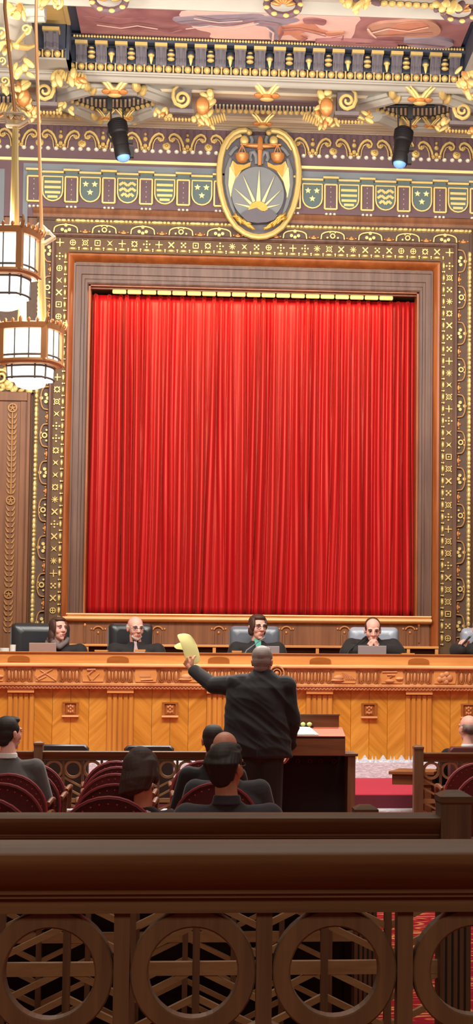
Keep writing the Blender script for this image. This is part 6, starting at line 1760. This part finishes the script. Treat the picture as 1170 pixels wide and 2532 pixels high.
t, h, R, nb, sz = onlooker(352, 1908, 12.5, 'woman with long dark brown hair and black and white patterned top', yaw=PI-D_(8), pitch=D_(16), roll=D_(10), skin='skin_warm', cloth='print_cloth', hair=None, hairm='hair_brown', facing=1, robe=False, wide=.86, bx=XY(388, 1990, 12.5), shz=.40)
mat('hair_brown_dark', srgb(58, 37, 31), .7, noise=.4, nscale=70)
Tw = lambda x, y, z: h + R @ Vector((x, y, z))
Hp = cap_hair(h, R, 1.14, 'bob') + [('ell', Tw(.02, .07, .02), (.09, .075, .10), R), ('ell', Tw(.045, .06, -.07), (.085, .07, .075), R), ('ell', Tw(.085, .04, -.10), (.05, .05, .05), R)]
rr = random.Random(8)
for i in range(26):
    a = -1.3+2.6*i/25; Hp.append(('chain', [Tw(.06*math.sin(a), .03+.05*math.cos(a), .115), Tw(.095*math.sin(a), .06+.065*math.cos(a), .03), Tw(.10*math.sin(a)+.02+rr.uniform(-.01, .01), .055+.07*math.cos(a), -.06), Tw(.085*math.sin(a)+.05+rr.uniform(-.015, .015), .04+.06*math.cos(a), -.13)], [.010, .013, .013, .008]))
solid(Hp, .0045, 'hair', M['hair_brown_dark'], t, 2)
t, h, R, nb, sz = onlooker(560, 1900, 10.6, 'dark haired man in charcoal suit nearest us, seen from behind', yaw=PI-D_(28), pitch=D_(-2), skin='skin_tan', cloth='navy_suit', hair=None, hairm='hair_dark', facing=1, robe=False, wide=1.22, glasses=True, bx=XY(584, 1990, 10.6), hs=1.06)
Td = lambda x, y, z: h + R @ (Vector((x, y, z))*1.06)
Hp = cap_hair(h, R, 1.06, 'short'); rr = random.Random(9)
for i in range(44):
    a = -1.5+3.0*i/43; w0 = rr.uniform(-.01, .01)
    Hp.append(('chain', [Td(.045*math.sin(a)+w0, -.06+.02*math.cos(a), .108-.015*abs(a)), Td(.078*math.sin(a), .02+.055*math.cos(a), .105-.03*abs(math.sin(a))), Td(.082*math.sin(a)+w0, .045+.075*math.cos(a), .03), Td(.060*math.sin(a), .045+.05*math.cos(a), -.05)], [.008, .0105, .010, .006]))
solid(Hp, .0042, 'hair', M['hair_dark'], t, 1)
ob = t.location.copy(); bn = thing('bench_seat', 'plain wooden bench under the nearest dark haired man', 'bench', (ob.x, ob.y+.05, zfloor(ob.y)))
hs_ = ob.z-zfloor(ob.y)-.03
MB().box(-.5, .5, -.2, .25, hs_-.05, hs_).build('seat', M['lectern_wood'], bn, bevel=.006)
for x in (-.45, .45): MB().box(x-.03, x+.03, -.18, .22, 0, hs_-.05).build('leg', M['lectern_wood'], bn)
solid([('loft', [((nb.x, nb.y, nb.z-.03), .080, .075), ((nb.x, nb.y, nb.z+.02), .068, .064)])], .006, 'collar', M['navy_suit'], t, 1)
onlooker(557, 1858, 13.2, 'balding man in dark clothes just behind the nearest dark haired man', yaw=PI-D_(20), pitch=D_(8), skin='skin_warm', cloth='navy_suit', hair='fringe', hairm='hair_grey', facing=1, robe=False, wide=1.18, hs=1.03, bx=XY(585, 1950, 13.2))
onlooker(527, 1834, 14.9, 'person with black hair partly hidden behind the balding man', yaw=PI, pitch=0, skin='skin_tan', cloth='black_cloth', hair='short', hairm='hair_dark', facing=1, robe=False, hs=.98)
t, h, R, nb, sz = onlooker(1158, 1802, 18.35, 'balding man in dark suit seated beyond the far right rail', yaw=PI+D_(25), pitch=0, skin='skin', cloth='black_cloth', hair='fringe', hairm='hair_grey', facing=1, robe=False, wide=1.05, brow='hair_grey')
solid([('loft', [((nb.x, nb.y, nb.z-.02), .070, .064), ((nb.x, nb.y, nb.z+.02), .062, .058)])], .006, 'shirt_collar', M['white_cloth'], t, 1)
low_chair(1180, 1846, .52, 18.12, 'maroon chair back at the right edge behind the balding man', 'maroon_leather')
# ================================================================== LIGHT
def area(name, loc, target, sx, sy, power, col=(1, .93, .82)):
    l = bpy.data.lights.new(name, 'AREA'); l.shape = 'RECTANGLE'; l.size = sx; l.size_y = sy; l.energy = power; l.color = col
    o = bpy.data.objects.new(name, l); COL.objects.link(o); o.location = loc
    d = Vector(target)-Vector(loc); o.rotation_euler = d.to_track_quat('-Z', 'Y').to_euler()
    return o
area('left_wash_light', (-3.4, 17.2, 6.6), (.4, 22.9, 4.8), .8, .8, 175)
area('right_wash_light', (4.0, 17.6, 7.0), (.4, 22.9, 5.0), .8, .8, 75)
area('ceiling_wash_light', (.4, 15.0, 7.3), (.4, 22.9, 4.8), 4.0, .8, 60)
area('cornice_fill', (.4, 18.0, 4.6), (.4, 22.0, 8.2), 4.5, 1.5, 150, (1, .97, .92))  # unseen lamp aimed up, added to brighten the ceiling
area('bench_light', (.3, 16.4, 6.8), (.3, 20.4, 1.2), 5.0, .8, 440, (1, .95, .87))
area('curtain_lamp_light', (.33, YW-.02, HEAD-.06), (.33, YW+.30, HEAD-2.0), 3.3, .05, 26, (1, .72, .45))
area('gallery_light', (0, 9.5, 7.2), (0, 10.5, 0), 5, 3, 200)
area('rear_gallery_light', (0, -1.8, 5.2), (0, 3.2, 1.0), 4, 1.5, 145, (1, .86, .66))
for i_, p_ in enumerate(SPOTS):
    l = bpy.data.lights.new('spot_lamp', 'SPOT'); l.energy = 1800; l.color = (1, .97, .92); l.spot_size = math.radians(34); l.spot_blend = .6; l.shadow_soft_size = .08
    o_ = bpy.data.objects.new('spot_lamp', l); COL.objects.link(o_); d_ = (Vector((.0, 17.4, 1.1))-p_); o_.location = p_+d_.normalized()*.12; o_.rotation_euler = d_.to_track_quat('-Z', 'Y').to_euler()
w = bpy.data.worlds.new('world'); scn.world = w; w.use_nodes = True
w.node_tree.nodes['Background'].inputs[0].default_value = (.9, .92, 1, 1); w.node_tree.nodes['Background'].inputs[1].default_value = .3
scn.view_settings.view_transform = 'Standard'; scn.view_settings.look = 'None'; scn.view_settings.exposure = 0.0; scn.view_settings.gamma = 1.0
scn.view_settings.use_curve_mapping = False
